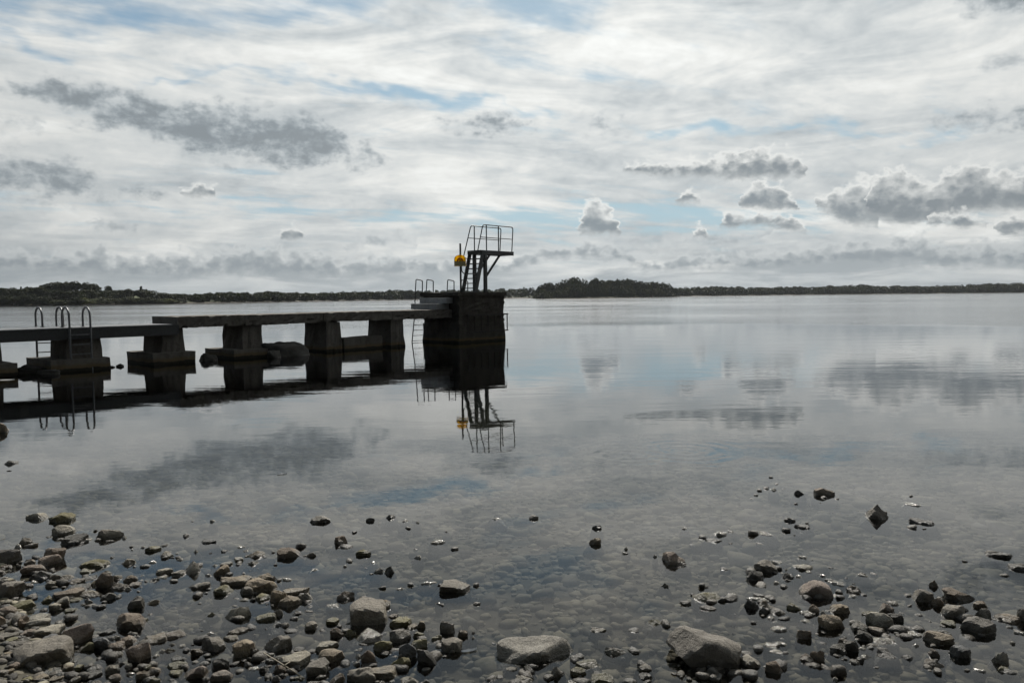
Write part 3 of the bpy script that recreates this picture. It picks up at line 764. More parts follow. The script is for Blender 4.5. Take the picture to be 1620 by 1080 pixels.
ring.tube([facing(0.092 * math.cos(a), zc - 0.06 + 0.092 * math.sin(a), 0.115) for a in np.linspace(-0.5, math.pi + 0.5, n)], 0.029, 10)
ring.build('lifebuoy_ring', M_ORG, lb)
MB().bar(facing(0, zc - .1, 0.034), facing(0, zc - .1, 0.05), 0.1, 0.2).build('clamp', M_PAINT, lb)

# ------------------------------------------------------------------ stones
def ico(level):
    b = bmesh.new(); bmesh.ops.create_icosphere(b, subdivisions=level, radius=1.0)
    b.verts.ensure_lookup_table()
    v = np.array([tuple(q.co) for q in b.verts]); f = np.array([[q.index for q in p.verts] for p in b.faces]); b.free(); return v, f
ICO = {k: ico(k) for k in (2, 3, 4)}
def rock_shape(rg, dirs, kind, planes=None):
    """unit-ish rock: rounded polyhedron cut by random planes"""
    ns, nt, pw = {'r': (6, 3, 42), 'a': (5, 3, 120), 's': (5, 2, 80)}[kind]
    ph = rg.uniform(0, 6.28); th = ph + np.arange(ns) * 6.283 / ns + rg.normal(0, 0.28, ns)
    S_ = np.stack([np.cos(th), np.sin(th), rg.uniform(-0.38, 0.30, ns)], 1)            # sides, some of them undercut
    tt = rg.uniform(*{'r': (0.15, 0.75), 'a': (0.10, 0.85), 's': (0.02, 0.22)}[kind], nt); ta = rg.uniform(0, 6.28) + np.arange(nt) * 6.283 / nt + rg.normal(0, 0.4, nt)
    T_ = np.stack([np.sin(tt) * np.cos(ta), np.sin(tt) * np.sin(ta), np.cos(tt)], 1)   # top facets
    X_ = rg.normal(size=(3, 3))                                                        # broken corners
    N = np.concatenate([S_, T_, [[0, 0, -1]], X_]); N /= np.linalg.norm(N, axis=1)[:, None]
    d = np.concatenate([rg.uniform(0.50, 0.86, ns), rg.uniform(*{'r': (0.50, 0.70), 'a': (0.48, 0.68), 's': (0.42, 0.52)}[kind], nt), [0.7], rg.uniform(0.72, 0.88, 3)])
    if planes is not None:
        N = np.array([p[:3] for p in planes], float); N /= np.linalg.norm(N, axis=1)[:, None]; d = np.array([p[3] for p in planes]); pw = 26
    q = np.maximum(dirs @ N.T, 0) / d
    r = (np.sum(q ** pw, 1) + 1.0) ** (-1 / pw)
    V = dirs * r[:, None]
    for f_, a_ in ((2.3, 0.05), (6.1, 0.022), (13.0, 0.011)):
        ph = rg.uniform(0, 6.28, (3, 3)); k = rg.normal(size=(3, 3)) * f_
        V = V + dirs * (a_ * np.sin(V @ k.T + ph[0]).sum(1) / 1.7)[:, None]
    lo, hi = V.min(0), V.max(0)
    return (V - (lo + hi) / 2) / ((hi - lo) / 2)

# (x, waterline y, width, height, stone kind, shape) read off the photograph
ROCKS = """61 823 31 12 p a;99 828 34 18 o a;102 848 30 18 p a;115 862 40 15 d s;136 856 14 5 w s;174 853 37 18 g r;196 853 10 6 d r;41 862 17 12 g r;28 868 9 8 d r
13 893 36 24 g r;8 901 16 8 b r;86 891 33 25 b r;80 896 32 18 m a;48 895 16 11 b r;53 909 33 18 m a;66 917 32 14 d a;88 918 17 10 b r;107 917 22 8 t r;82 929 16 10 g r
150 900 40 14 o r;139 907 19 7 o s;178 883 6 4 d r;203 894 22 10 t r;166 933 26 28 b a;167 912 18 10 p r;184 918 16 10 t r;122 923 20 7 b s;143 917 24 6 d s;148 928 14 10 t r
16 950 42 30 g a;9 920 14 8 t r;44 930 16 8 b r;54 921 9 4 w r;110 948 41 16 b r;143 945 27 10 t r;126 935 32 7 d s;188 934 28 10 b r
76 953 19 11 o a;98 961 22 16 p r;87 967 17 13 p r;119 952 18 5 o s;142 955 13 10 g r;171 950 20 12 d a;113 968 18 6 o s;109 976 13 6 o r;11 960 14 12 p r;36 968 37 16 o a
21 973 20 8 t s;8 982 34 20 b r;60 996 35 17 p a;62 984 32 10 p s;37 998 17 22 b a;11 993 10 8 g r;2 998 13 20 b r;79 1012 44 19 p s;44 1009 24 13 m r;79 1021 24 16 k a
122 1022 48 33 m a;95 1018 10 12 t a;14 1016 27 10 g s;41 1017 16 8 g r;19 1022 20 8 o r;34 1031 25 14 g r;36 1039 27 14 g r;70 1060 73 42 g s;163 1028 30 23 k r;139 1030 21 13 o a
186 1031 25 16 m r;185 1040 17 8 g s;19 1046 25 9 t r;9 1050 13 9 g r;24 1067 17 12 m r;108 1063 17 11 t r;126 1061 14 9 o s;177 1067 21 17 g a;183 1079 18 13 m r;146 1073 27 9 d s
82 1070 26 9 k s;6 1080 14 10 g r;66 1082 24 12 t r;92 1080 30 11 t s;119 1081 18 11 p a;152 1084 16 8 g r;17 1074 12 8 t r;43 1085 16 8 o r;170 1003 22 5 d s;96 986 14 4 p s;189 987 11 6 g r;189 1054 13 9 d r;184 1012 12 7 g r;197 1015 14 7 m r
241 873 23 10 o r;226 867 9 4 w r;260 864 9 3 w s;264 883 24 11 p a;310 874 11 7 p a;331 859 22 4 d s;241 891 11 5 d r;284 887 9 5 w r;381 867 13 4 d s;389 873 9 5 w r;378 888 14 7 p s;404 883 28 12 t r;400 894 22 8 g r
261 909 31 11 p s;283 911 19 9 g a;305 910 30 23 p a;245 920 14 6 d a;256 915 13 4 p s;207 921 20 12 b a;214 928 19 7 b s;202 935 13 8 g r;321 932 22 12 g a;352 912 27 20 t r;357 895 18 6 p s;341 896 11 5 g r;330 911 9 5 t r
374 928 48 18 t r;356 942 32 17 o a;391 942 24 16 g a;216 964 25 22 g a;244 956 19 8 t r;208 999 42 27 b a;223 986 25 12 o a;204 978 16 9 p r;207 1020 27 16 m a;247 1018 32 13 t s;277 1010 30 11 b s;221 1051 37 33 m a
256 1032 9 6 d r;269 1032 14 7 t r;288 1024 10 5 d s;273 1021 9 4 w r;247 1039 9 4 p s;283 1046 22 6 d s;280 1058 28 10 o s;279 1070 20 9 o s;314 1037 20 14 b a;340 1032 37 26 g r;366 1015 22 8 t s;378 1003 34 9 b s;332 1004 14 6 w r
378 981 41 22 p r;336 975 16 7 o a;386 1042 36 31 t a;349 1061 27 21 d r;353 1078 35 17 m a;311 1076 42 26 m r;226 1076 20 15 b r;244 1068 23 13 b a;245 1080 16 8 o r;398 1060 12 5 b r;206 1068 10 6 d r;203 1056 10 7 g r;236 1058 14 7 o r
414 938 52 25 t r;424 920 30 15 t r;416 951 24 12 o r;440 955 31 23 t r;457 963 37 22 t a;482 953 29 17 g r;468 940 40 7 t s;546 950 29 16 b r;528 961 20 6 w s;421 984 30 14 o r;441 976 14 14 g r;440 994 23 8 k a;493 997 21 15 g r
526 988 24 11 o s;533 1010 22 19 b r;553 1008 22 14 o a;439 1032 47 26 g a;472 1034 23 11 d r;490 1033 13 6 w r;517 1029 36 16 p r;524 1051 45 27 t r;470 1056 48 22 p a;503 1071 40 27 g s;442 1069 24 20 b a;430 1050 22 11 g r;419 1064 17 12 d r
436 1078 19 10 d r;403 1061 14 6 b r;403 1036 14 12 b r;535 1082 26 17 b a;499 1083 22 6 g s;475 1076 14 8 o r;583 994 62 46 g s;600 966 36 18 t r;621 978 16 7 b s;633 994 36 18 o s;665 994 20 14 t r;652 995 18 7 t s;663 1010 20 12 o r
634 1018 36 23 g a;583 1019 44 31 w a;606 1032 31 21 o r;660 1028 30 17 o a;646 1044 32 29 k a;677 1056 33 31 d a;708 1006 26 27 g r;691 1015 18 11 o a;731 1009 18 14 b r;748 1002 8 4 w r;749 1011 9 5 w r;715 1034 37 26 g r;633 1060 35 22 o a
585 1055 28 30 b a;566 1043 15 9 g r;565 1054 14 10 g r;606 1074 58 19 t s;572 1083 48 26 g r;648 1084 30 14 p r;677 1083 16 9 d r;603 1082 14 6 g r;507 828 30 13 g s;585 826 17 8 d r;617 821 18 9 d r;640 826 12 5 d r;659 828 10 5 w r
540 862 21 15 b a;457 884 36 20 b r;493 881 15 9 g r;574 880 24 12 o a;661 884 12 7 d r;598 907 17 9 g r;616 909 18 15 d a;455 919 13 5 d s;717 939 55 21 g s;678 924 26 3 w s;707 842 10 4 d r;693 860 23 5 w s;786 822 20 6 w r
496 903 16 4 w r;591 891 12 4 w r;547 897 9 4 w r;633 933 13 4 w r;694 956 10 4 w r;846 1051 123 34 p s;944 838 14 8 d r;940 863 22 14 t r;990 870 9 7 d r;1139 849 25 13 w r;1158 843 13 7 w r;1127 858 23 5 d s
1065 896 41 25 m a;1083 837 10 3 w s;1037 882 7 6 g r;1051 929 16 8 g a;1114 930 14 6 w r;1121 953 49 17 o r;1156 943 20 6 w r;1119 965 26 9 b r;1033 990 24 11 o a;946 1000 24 8 p s;975 1038 36 15 p a;1112 1063 117 66 g r
929 1057 40 13 o a;835 1070 25 18 d a;881 1073 27 21 g a;915 1071 26 16 o r;809 1061 20 6 g s;953 1080 37 14 o r;1019 1063 24 12 g a;1020 1076 23 12 d r;1187 1057 36 19 p a;828 1084 32 12 p r;908 1085 28 10 g r;829 1073 24 6 g s
1212 907 36 22 g a;1194 920 27 20 d r;1229 892 17 6 w s;1244 917 17 12 d r;1263 914 13 6 d r;1243 903 9 6 w r;1229 924 12 6 o r;1270 902 28 10 p s;1270 883 12 4 w s;1280 906 10 3 d s;1303 912 11 5 d r;1364 911 16 3 d s
1291 949 52 29 m r;1325 926 26 7 w s;1352 939 23 12 b r;1348 945 11 5 d r;1323 945 17 5 w r;1188 965 25 17 d a;1211 961 18 11 b r;1202 951 32 6 w s;1208 972 14 13 k r;1230 972 28 13 g a;1221 981 18 10 w r;1256 966 20 12 o r
1287 971 16 15 b r;1302 972 10 7 b r;1275 973 18 6 w s;1328 972 30 18 t a;1315 1000 40 27 t a;1274 985 17 7 w r;1230 999 25 12 w s;1272 1013 22 17 b r;1234 1021 19 10 w r;1221 1024 22 9 w s;1227 1034 19 9 w r;1226 1067 32 22 b a
1276 1049 20 14 b r;1293 1050 22 22 b a;1335 1019 19 10 b r;1325 1035 27 17 d a;1347 1032 21 21 d r;1392 993 39 24 p r;1402 971 22 17 m r;1416 985 23 15 d r;1376 975 20 9 o r;1357 992 23 10 g r;1360 1001 24 15 g r;1368 1015 23 17 d r
1386 1003 25 11 b s;1397 1021 34 14 w r;1370 1042 16 10 w r;1360 1048 12 9 d r;1403 1042 28 11 d a;1364 1028 10 3 d s;1321 1062 14 4 w s;1321 1076 10 6 w r;1578 881 30 5 d s;1612 903 26 11 d r;1478 930 15 13 b r;1459 954 33 23 g a
1485 961 19 17 b r;1522 952 38 17 b a;1508 978 35 21 g a;1550 963 18 13 b r;1556 982 22 19 g r;1546 1005 50 28 g a;1593 985 30 11 b s;1618 985 16 22 g r;1501 990 21 9 o s;1484 1020 42 20 t r;1447 1008 19 7 w s;1434 998 9 6 d r
1477 1040 18 14 b r;1478 1056 25 13 b r;1517 1042 31 20 k s;1582 1053 24 23 p a;1590 1062 16 7 o r;1549 1062 15 4 d s;1614 1003 14 5 t s;1448 1023 9 4 w r;1412 955 10 5 w r;1224 776 10 5 d r;1264 783 14 9 d r;1303 786 30 15 b a;1384 824 35 28 g a
1249 826 16 8 d r;1270 836 23 6 d s;1212 847 24 5 w s;1444 800 22 4 w s;1459 829 32 6 d s;337 826 8 5 d r;16 735 18 7 d a;3 686 16 18 t r"""
rocks = []
for tok in ROCKS.replace('\n', ';').split(';'):
    a = tok.split()
    rocks.append((float(a[0]), float(a[1]), float(a[2]), float(a[3]), a[4], a[5]))
KEYS = {   # the stones one would name first
    (1112, 1063): 'largest boulder of the shallows, rounded grey with an overhanging snout', (846, 1051): 'long flat pale slab lying low in the shallows', (583, 994): 'big upright grey block with a pale flat sloping top',
    (70, 1060): 'big flat-topped grey boulder on the gravel in the bottom corner', (122, 1022): 'large pinkish brown angular boulder on the waterline gravel', (717, 939): 'lone low grey boulder with a shiny wet top in mid water',
    (1291, 949): 'rounded pinkish boulder with a dark mirror image', (1384, 824): 'lone diamond-shaped grey stone far out in the water', (1065, 896): 'peaked pinkish grey stone standing alone', (1392, 993): 'smooth pale grey rounded stone in a tight group',
    (1546, 1005): 'wide grey stone with a pointed tip near the edge of the picture', (1315, 1000): 'tan faceted stone below the rounded pinkish boulder', (1459, 954): 'blocky grey stone with an amber reflection', (378, 981): 'whitish rough stone with dark underside',
    (311, 1076): 'broad pink-brown rounded boulder at the bottom edge', (221, 1051): 'grey-pink pyramid-shaped stone on the wet gravel', (305, 910): 'pale faceted stone like a little roof, with pointed reflection', (216, 964): 'box-shaped grey stone standing in dark water',
    (166, 933): 'tall pinkish brown stone standing upright in the cluster', (16, 950): 'big grey boulder cut by the picture edge', (439, 1032): 'grey roof-shaped stone with a dark front', (606, 1074): 'long pale tan stone lying along the bottom edge',
    (677, 1056): 'black wet block with glinting top', (715, 1034): 'grey-tan rounded stone beside a white feather', (507, 828): 'lone grey oval stone far out in mid water', (1226, 1067): 'brown wet peaked stone by the largest boulder',
    (457, 884): 'brown rounded stone alone above the big cluster', (61, 823): 'pale wedge stone farthest out on the beach side', (174, 853): 'dark rough stone with a small companion', (1212, 907): 'grey stone leaning on a dark olive one',
    (1484, 1020): 'rough pale ochre stone crusted and pitted', (1303, 786): 'brown rough stone farthest out of all', (3, 686): 'tan stone at the picture edge off the jetty piers', (414, 938): 'large tan boulder heading the middle cluster',
    (353, 1078): 'pink-grey notched stone below a black one', (150, 900): 'olive grey long stone with flat top', (86, 891): 'brown humped stone with a pink one in front', (616, 909): 'small black cube-like stone tilted in the water',
    (1121, 953): 'low ochre mossy stone awash', (524, 1051): 'large tan stone overlapping a paler one',
}
TONE = {'g': 'grey', 'p': 'pale', 'b': 'brown', 't': 'tan', 'o': 'olive', 'd': 'dark', 'k': 'slate grey', 'm': 'pinkish', 'w': 'wet glistening'}
SHP = {'r': 'rounded', 'a': 'angular', 's': 'flat'}
ORD = ['nearest', 'second nearest', 'third nearest', 'fourth nearest', 'fifth nearest', 'sixth nearest', 'seventh nearest', 'eighth nearest', 'ninth nearest', 'tenth nearest']
keyshort = {(1112, 1063): 'the largest boulder', (846, 1051): 'the long pale slab', (583, 994): 'the big upright block', (70, 1060): 'the flat-topped corner boulder', (717, 939): 'the lone shiny-topped boulder', (1291, 949): 'the rounded pinkish boulder',
            (1384, 824): 'the diamond-shaped stone', (1065, 896): 'the peaked pinkish stone', (1546, 1005): 'the wide pointed stone', (311, 1076): 'the pink-brown bottom boulder', (305, 910): 'the pale roof-like stone', (216, 964): 'the box-shaped grey stone',
            (166, 933): 'the tall pinkish stone', (16, 950): 'the edge-cut grey boulder', (507, 828): 'the lone grey oval stone', (457, 884): 'the lone brown rounded stone', (61, 823): 'the outermost pale wedge', (122, 1022): 'the pinkish brown boulder', (378, 981): 'the whitish rough stone',
            (1392, 993): 'the smooth pale rounded stone', (414, 938): 'the middle cluster\'s head boulder', (524, 1051): 'the large overlapping tan stone'}
order = sorted(range(len(rocks)), key=lambda i: -rocks[i][2] * rocks[i][3])
big, small = order[:296], order[296:]
used = {}
SHAPES = {      # plane normals and distances for the stones whose outline one knows by sight (x right, y away, z up)
    (1112, 1063): [(-0.50, -0.55, 0.75, 0.60), (0.18, 0.25, 1, 0.66), (0.62, -0.1, 0.75, 0.74), (1, -0.1, 0.05, 0.9), (-0.70, -0.35, -0.60, 0.52), (-1, 0, 0.2, 0.95), (0.22, -1, 0.02, 0.50), (0.5, -0.8, 0.35, 0.66), (0.1, 1, 0.3, 0.7), (0, 0, -1, 0.8)],
    (583, 994): [(0.22, -0.1, 1, 0.70), (0.05, -1, 0.12, 0.62), (-1, -0.1, 0.03, 0.80), (1, 0.0, 0.1, 0.80), (0, 1, 0.1, 0.62), (0, 0, -1, 0.9), (0.7, -0.7, 0, 0.92)],
    (846, 1051): [(-0.05, -0.10, 1, 0.55), (0.55, -0.5, 0.45, 0.68), (-0.6, -0.5, 0.4, 0.7), (0.2, -1, 0.15, 0.7), (0.8, 0.6, 0.1, 0.85), (-1, 0.2, 0, 0.9), (0, 1, 0.2, 0.7), (0, 0, -1, 0.6)],
    (70, 1060): [(-0.06, -0.05, 1, 0.62), (-0.65, -0.3, 0.5, 0.78), (0.1, -1, -0.1, 0.66), (0.9, -0.2, 0.2, 0.86), (-1, 0, -0.1, 0.9), (0, 1, 0.2, 0.7), (0, 0, -1, 0.8)],
    (1384, 824): [(-0.8, -0.3, 0.75, 0.52), (0.75, -0.35, 0.75, 0.55), (0.0, 1, 0.5, 0.6), (0.1, -1, -0.1, 0.6), (-1, 0, -0.4, 0.72), (1, 0, -0.35, 0.72), (0, 0, -1, 0.7)],
    (305, 910): [(-0.7, -0.25, 0.7, 0.52), (0.45, -0.75, 0.55, 0.55), (0.8, 0.3, 0.35, 0.62), (0, 1, 0.3, 0.6), (-0.2, -1, 0.0, 0.65), (0, 0, -1, 0.7), (-1, 0, 0, 0.8)],
    (1291, 949): [(-0.5, -0.1, 0.8, 0.70), (0.3, -0.1, 1, 0.75), (0.95, 0, 0.2, 0.85), (-1, -0.1, 0, 0.92), (0, -1, 0.2, 0.66), (0, 1, 0.2, 0.7), (0, 0, -1, 0.7), (0.3, -0.8, 0.5, 0.78)],
}
def rock_geometry(i, level):
    x, yb, w, h, tone_, kind = rocks[i]
    rg = np.random.default_rng(1000 + i)
    ywl = yb - 0.14 * h; hh = 0.72 * h
    p = P(x, ywl); r = np.linalg.norm(p - CAM); k = r * math.cos(math.atan((ywl - 540) / F0)) / F0
    graz = math.asin(CAMZ / r)
    wid = w * k * (0.90 if w < 60 else 1.0); dep = wid * (rg.uniform(0.6, 0.85) if kind != 's' else rg.uniform(0.75, 1.0))
    dep = max(min(dep, 0.85 * h * k / math.sin(graz)), 0.3 * wid)
    hgt = max(hh * k / math.cos(graz) - 0.32 * dep * math.tan(graz), 0.16 * wid, 0.008)
    if tone_ == 'w': hgt = max(0.010, hgt * 0.55)
    c = np.array([p[0], p[1], 0.0]); dirh = p[:2] / np.linalg.norm(p[:2]); c[:2] += dirh * dep * 0.42
    zb = hz(c[0], c[1])
    base = max(zb, 0.0)
    lowz = min(zb, -0.25 * hgt) - 0.25 * hgt
    if zb > 0: lowz = zb - 0.2 * hgt
    topz = base + hgt
    Z2 = (topz - lowz) / 2
    V = rock_shape(rg, ICO[level][0], kind, SHAPES.get((int(x), int(yb))))
    if kind == 'a':      # peaks lean a little
        V[:, 0] += 0.18 * rg.normal() * np.maximum(V[:, 2], 0); 
    # local frame: x to the right as seen from the beach, y away from the camera
    a = math.atan2(dirh[0], dirh[1]); yaw = rg.uniform(-0.35, 0.35)
    wz = np.interp((0.0 - (topz + lowz) / 2) / Z2, [-1, 0, 0.8, 1], [1.0, 1.0, 1.25, 1.25])   # keep the width at the waterline
    L = V * np.array([wid / 2 * wz, dep / 2 * wz, Z2]); L[:, 2] += (topz + lowz) / 2
    L[:, :2] *= (1 + 1.1 * np.clip(-L[:, 2] / 0.10, 0, 1.2) * min(1.0, 0.12 / wid))[:, None]        # spreads where it sits in the bed
    cs, sn = math.cos(-a + yaw * 0.4), math.sin(-a + yaw * 0.4)
    Wx = L[:, 0] * cs - L[:, 1] * sn; Wy = L[:, 0] * sn + L[:, 1] * cs
    return c, np.stack([Wx, Wy, L[:, 2]], 1), wid, hgt
def rock_label(i):
    x, yb, w, h, t, s = rocks[i]
    key = (int(x), int(yb))
    if key in KEYS: return KEYS[key]
    best = min(keyshort, key=lambda k: math.hypot((k[0] - x), (k[1] - yb) * 1.6))
    dx_, dy_ = x - best[0], (yb - best[1]) * 1.6
    if abs(dx_) > abs(dy_): rel = 'right of' if dx_ > 0 else 'left of'
    else: rel = 'in front of' if dy_ > 0 else 'behind'
    size = 'tiny' if w * h < 90 else 'small' if w * h < 300 else 'medium'
    return f'{size} {TONE[t]} {SHP[s]} stone', f'{rel} {keyshort[best]}', math.hypot(dx_, dy_)
auto = {}
for i in big:
    q = rock_label(i)
    if isinstance(q, tuple): auto.setdefault((q[0], q[1]), []).append((q[2], i))
LBL = {}
for (a_, b_), lst in auto.items():
    lst.sort()
    for k, (d_, i) in enumerate(lst):
        LBL[i] = f'{a_} {b_}' if len(lst) == 1 else f'{a_}, {ORD[min(k, 9)]} one {b_}'
for i in big:
    c, V, wid, hgt = rock_geometry(i, 4 if rocks[i][2] > 45 else 3)
    lab = LBL.get(i) or rock_label(i)
    nm = 'boulder' if rocks[i][2] > 45 else 'stone'
    me = new_mesh(nm, V, ICO[4 if rocks[i][2] > 45 else 3][1], True); me.set_sharp_from_angle(angle=math.radians(24))
    link(nm, me, STONES[rocks[i][4]], loc=tuple(c), label=lab, cat=nm, group='stones lying in the shallows')
def join_stuff(name, parts, mat, label):
    Vs, Fs, n = [], [], 0
    for V, F_ in parts: Vs.append(V); Fs.append(F_ + n); n += len(V)
    return link(name, new_mesh(name, np.concatenate(Vs), np.concatenate(Fs), True), mat, label=label, kind='stuff')
parts = []
for i in small:
    c, V, wid, hgt = rock_geometry(i, 2); parts.append((V + c, ICO[2][1]))
join_stuff('shallow_pebbles', parts, STONES['w'], 'tiny wet pebble tips scattered over the shallow water')

# pebbles covering the lake bed
def pebble_mass(name, n, sampler, size, zfun, mat, label, seed, flat=(0.35, 0.6), shape='r'):
    rg = np.random.default_rng(seed); d, f = ICO[2]
    protos = [rock_shape(rg, d, shape) for _ in range(24)]
    xy = sampler(rg, n); n = len(xy)
    sz = size(rg, xy); fl = rg.uniform(*flat, n); asp = rg.uniform(0.6, 0.95, n); yaw = rg.uniform(0, 6.28, n); tilt = rg.normal(0, 0.12, n)
    pid = rg.integers(0, 24, n)
    L = np.stack(protos)[pid] * np.stack([sz / 2, sz / 2 * asp, sz / 2 * fl], 1)[:, None, :]
    L[:, :, 2] += L[:, :, 0] * tilt[:, None]
    c, s = np.cos(yaw)[:, None], np.sin(yaw)[:, None]
    Vx = L[:, :, 0] * c - L[:, :, 1] * s + xy[:, 0:1]; Vy = L[:, :, 0] * s + L[:, :, 1] * c + xy[:, 1:2]
    Vz = L[:, :, 2] + zfun(rg, xy, sz * fl)[:, None]
    V = np.stack([Vx, Vy, Vz], -1).reshape(-1, 3)
    Fm = (f[None] + (np.arange(n) * len(d))[:, None, None]).reshape(-1, 3)
    return link(name, new_mesh(name, V, Fm, True), mat, label=label, kind='stuff')
def bed_sampler(rg, n):
    y = rg.uniform(0, 1, n) ** 1.25 * 8.6 + 2.3
    x = rg.uniform(-0.80, 0.80, n) * y
    xy = np.stack([x, y], 1)
    return xy[(height(x, y) < 0.0) | (rg.uniform(0, 1, n) < 0.06)]
def bed_size(rg, xy): return np.clip(rg.lognormal(-2.86, 0.45, len(xy)), 0.03, 0.22) * np.interp(xy[:, 1], [3, 7, 12], [0.85, 1.15, 1.7])
def bed_z(rg, xy, th):
    zz = height(xy[:, 0], xy[:, 1]) + rg.uniform(-0.35, 0.25, len(xy)) * th
    return np.where(height(xy[:, 0], xy[:, 1]) < -0.015, np.minimum(zz, -0.006 - th * 0.55), zz)
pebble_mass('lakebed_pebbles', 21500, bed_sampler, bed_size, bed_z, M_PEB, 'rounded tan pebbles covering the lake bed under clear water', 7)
def shore_sampler(rg, n):
    u = rg.uniform(-3.0, 1.5, n * 4); v = rg.normal(0.1, 0.55, n * 4)
    xy = SA + u[:, None] * sdv + v[:, None] * snv
    xy = xy[(xy[:, 1] > 2.2) & (xy[:, 1] < 5.0)]
    return xy[:n]
def shore_size(rg, xy): return np.clip(rg.lognormal(-3.4, 0.42, len(xy)), 0.015, 0.06)
def shore_z(rg, xy, th): return height(xy[:, 0], xy[:, 1]) + th * rg.uniform(-0.1, 0.35, len(xy))
pebble_mass('shore_gravel', 2800, shore_sampler, shore_size, shore_z, M_GRAV, 'loose wet gravel along the stony beach edge', 8, (0.4, 0.75))

# broken fragments lying between the bigger stones
def frag_sampler(rg, n):
    pick = rg.choice(len(rocks), n, p=np.array([r[2] for r in rocks]) / sum(r[2] for r in rocks))
    xy = np.array([P(rocks[i][0] + rg.normal(0, 26), min(1100, rocks[i][1] + rg.normal(2, 9)))[:2] for i in pick])
    return xy
def frag_size(rg, xy): return np.clip(rg.lognormal(-3.25, 0.45, len(xy)), 0.015, 0.085)
def frag_z(rg, xy, th):
    zz = height(xy[:, 0], xy[:, 1])
    return np.where(zz > -0.01, zz + th * 0.25, rg.uniform(-0.5, 0.15, len(xy)) * th)
pebble_mass('stone_fragments', 620, frag_sampler, frag_size, frag_z, M_GRAV, 'broken stone fragments scattered between the bigger stones', 18, (0.35, 0.7), 'a')

# boulders at the feet of the jetty piers
def pier_boulder(x, yb, w, h, tone_, kind, seed, label, name='boulder'):
    rg = np.random.default_rng(seed); p = P(x, yb); k = np.linalg.norm(p - CAM) / F0
    wid, hgt = w * k, h * k; V = rock_shape(rg, ICO[4][0], kind)
    V = V * (1 + 0.05 * np.sin(V @ rg.normal(size=3) * 7 + 1) + 0.04 * np.sin(V @ rg.normal(size=3) * 11) + 0.03 * np.sin(V @ rg.normal(size=3) * 17))[:, None]
    V = V * np.array([wid / 2 * 1.05, wid * 0.42, hgt * 1.0]); V[:, 2] += 0.0
    a = math.atan2(p[0], p[1]); cs, sn = math.cos(-a), math.sin(-a)
    V = np.stack([V[:, 0] * cs - V[:, 1] * sn, V[:, 0] * sn + V[:, 1] * cs, V[:, 2]], 1)
    c = (p[0] + math.sin(a) * wid * .35, p[1] + math.cos(a) * wid * .35, 0)
    link(name, new_mesh(name, V, ICO[4][1], True), STONES[tone_], loc=c, label=label, cat='boulder', group='boulders at the feet of the jetty piers')
pier_boulder(450, 564, 72, 20, 'd', 's', 58, 'big dark humped boulder between two jetty piers')
pier_boulder(434, 566, 22, 11, 'd', 'r', 52, 'smaller dark boulder leaning against the big humped one')
pier_boulder(329, 571, 26, 11, 'd', 'a', 53, 'small boulder at the near corner of the second concrete footing')
pier_boulder(47, 591, 36, 11, 'd', 'r', 54, 'low dark boulder beside the walkway footing under the ladders')
pier_boulder(77, 592.5, 28, 6, 'd', 's', 55, 'flat dark stone in front of the walkway footing')
pier_boulder(177, 581.5, 9, 2.5, 'd', 'r', 56, 'tiny dark stone awash between footings, the one nearer the ladders', 'stone')
pier_boulder(190, 580, 10, 4, 'd', 'r', 57, 'tiny dark stone touching the concrete footing corner', 'stone')

# ------------------------------------------------------------------ trees
def leaf_cloud(rg, lobes, nper, size):
    """leaf-sized quads spread through overlapping lobes"""
    C = []; 
    for (c, r) in lobes:
        d = rg.normal(size=(nper, 3)); d /= np.linalg.norm(d, axis=1)[:, None]
        rr = rg.uniform(0.55, 1.05, nper) ** 0.6
        C.append(np.array(c) + d * rr[:, None] * np.array(r))
    C = np.concatenate(C); n = len(C)
    N = rg.normal(size=(n, 3)); N /= np.linalg.norm(N, axis=1)[:, None]
    T = np.cross(N, rg.normal(size=(n, 3))); T /= np.linalg.norm(T, axis=1)[:, None]; B = np.cross(N, T)
    s = size * rg.uniform(0.6, 1.3, n)[:, None]
    V = np.stack([C - T * s - B * s * .6, C + T * s - B * s * .6, C + T * s + B * s * .6, C - T * s + B * s * .6], 1).reshape(-1, 3)
    return V, np.arange(len(V)).reshape(-1, 4)
def crown_mesh(seed, kind):
    rg = np.random.default_rng(seed); lobes = []
    if kind == 'round':
        for _ in range(26):
            d = rg.normal(size=3); d /= np.linalg.norm(d); q = rg.uniform(.25, .8)
            lobes.append(((d[0] * .36 * q, d[1] * .36 * q, .60 + d[2] * .30 * q), np.array([1, 1, .8]) * rg.uniform(.09, .17)))
    elif kind == 'bush':
        for _ in range(26):
            a = rg.uniform(0, 6.28); q = rg.uniform(0, 1) ** .5
            lobes.append(((math.cos(a) * .42 * q, math.sin(a) * .42 * q, rg.uniform(.12, .86 - .35 * q)), np.array([1, 1, .85]) * rg.uniform(.11, .2)))
    elif kind == 'cone':
        for k in range(24):
            z = .12 + .86 * (k / 24); w = .26 * (1 - z) + .015; a = rg.uniform(0, 6.28)
            lobes.append(((math.cos(a) * w * .6, math.sin(a) * w * .6, z), np.array([.8, .8, .6]) * (w * .7 + .02)))
    else:                # spreading, flat-topped
        for _ in range(26):
            a = rg.uniform(0, 6.28); q = rg.uniform(0, 1) ** .5
            lobes.append(((math.cos(a) * .5 * q, math.sin(a) * .5 * q, rg.uniform(.48, .88 - .2 * q)), np.array([1, 1, .7]) * rg.uniform(.10, .17)))
    V, F_ = leaf_cloud(rg, lobes, 85, 0.026)
    V[:, 2] = (V[:, 2] - V[:, 2].min() * 0) 
    top = np.quantile(V[:, 2], .998); V[:, 2] /= top
    return new_mesh('crown', V, F_)
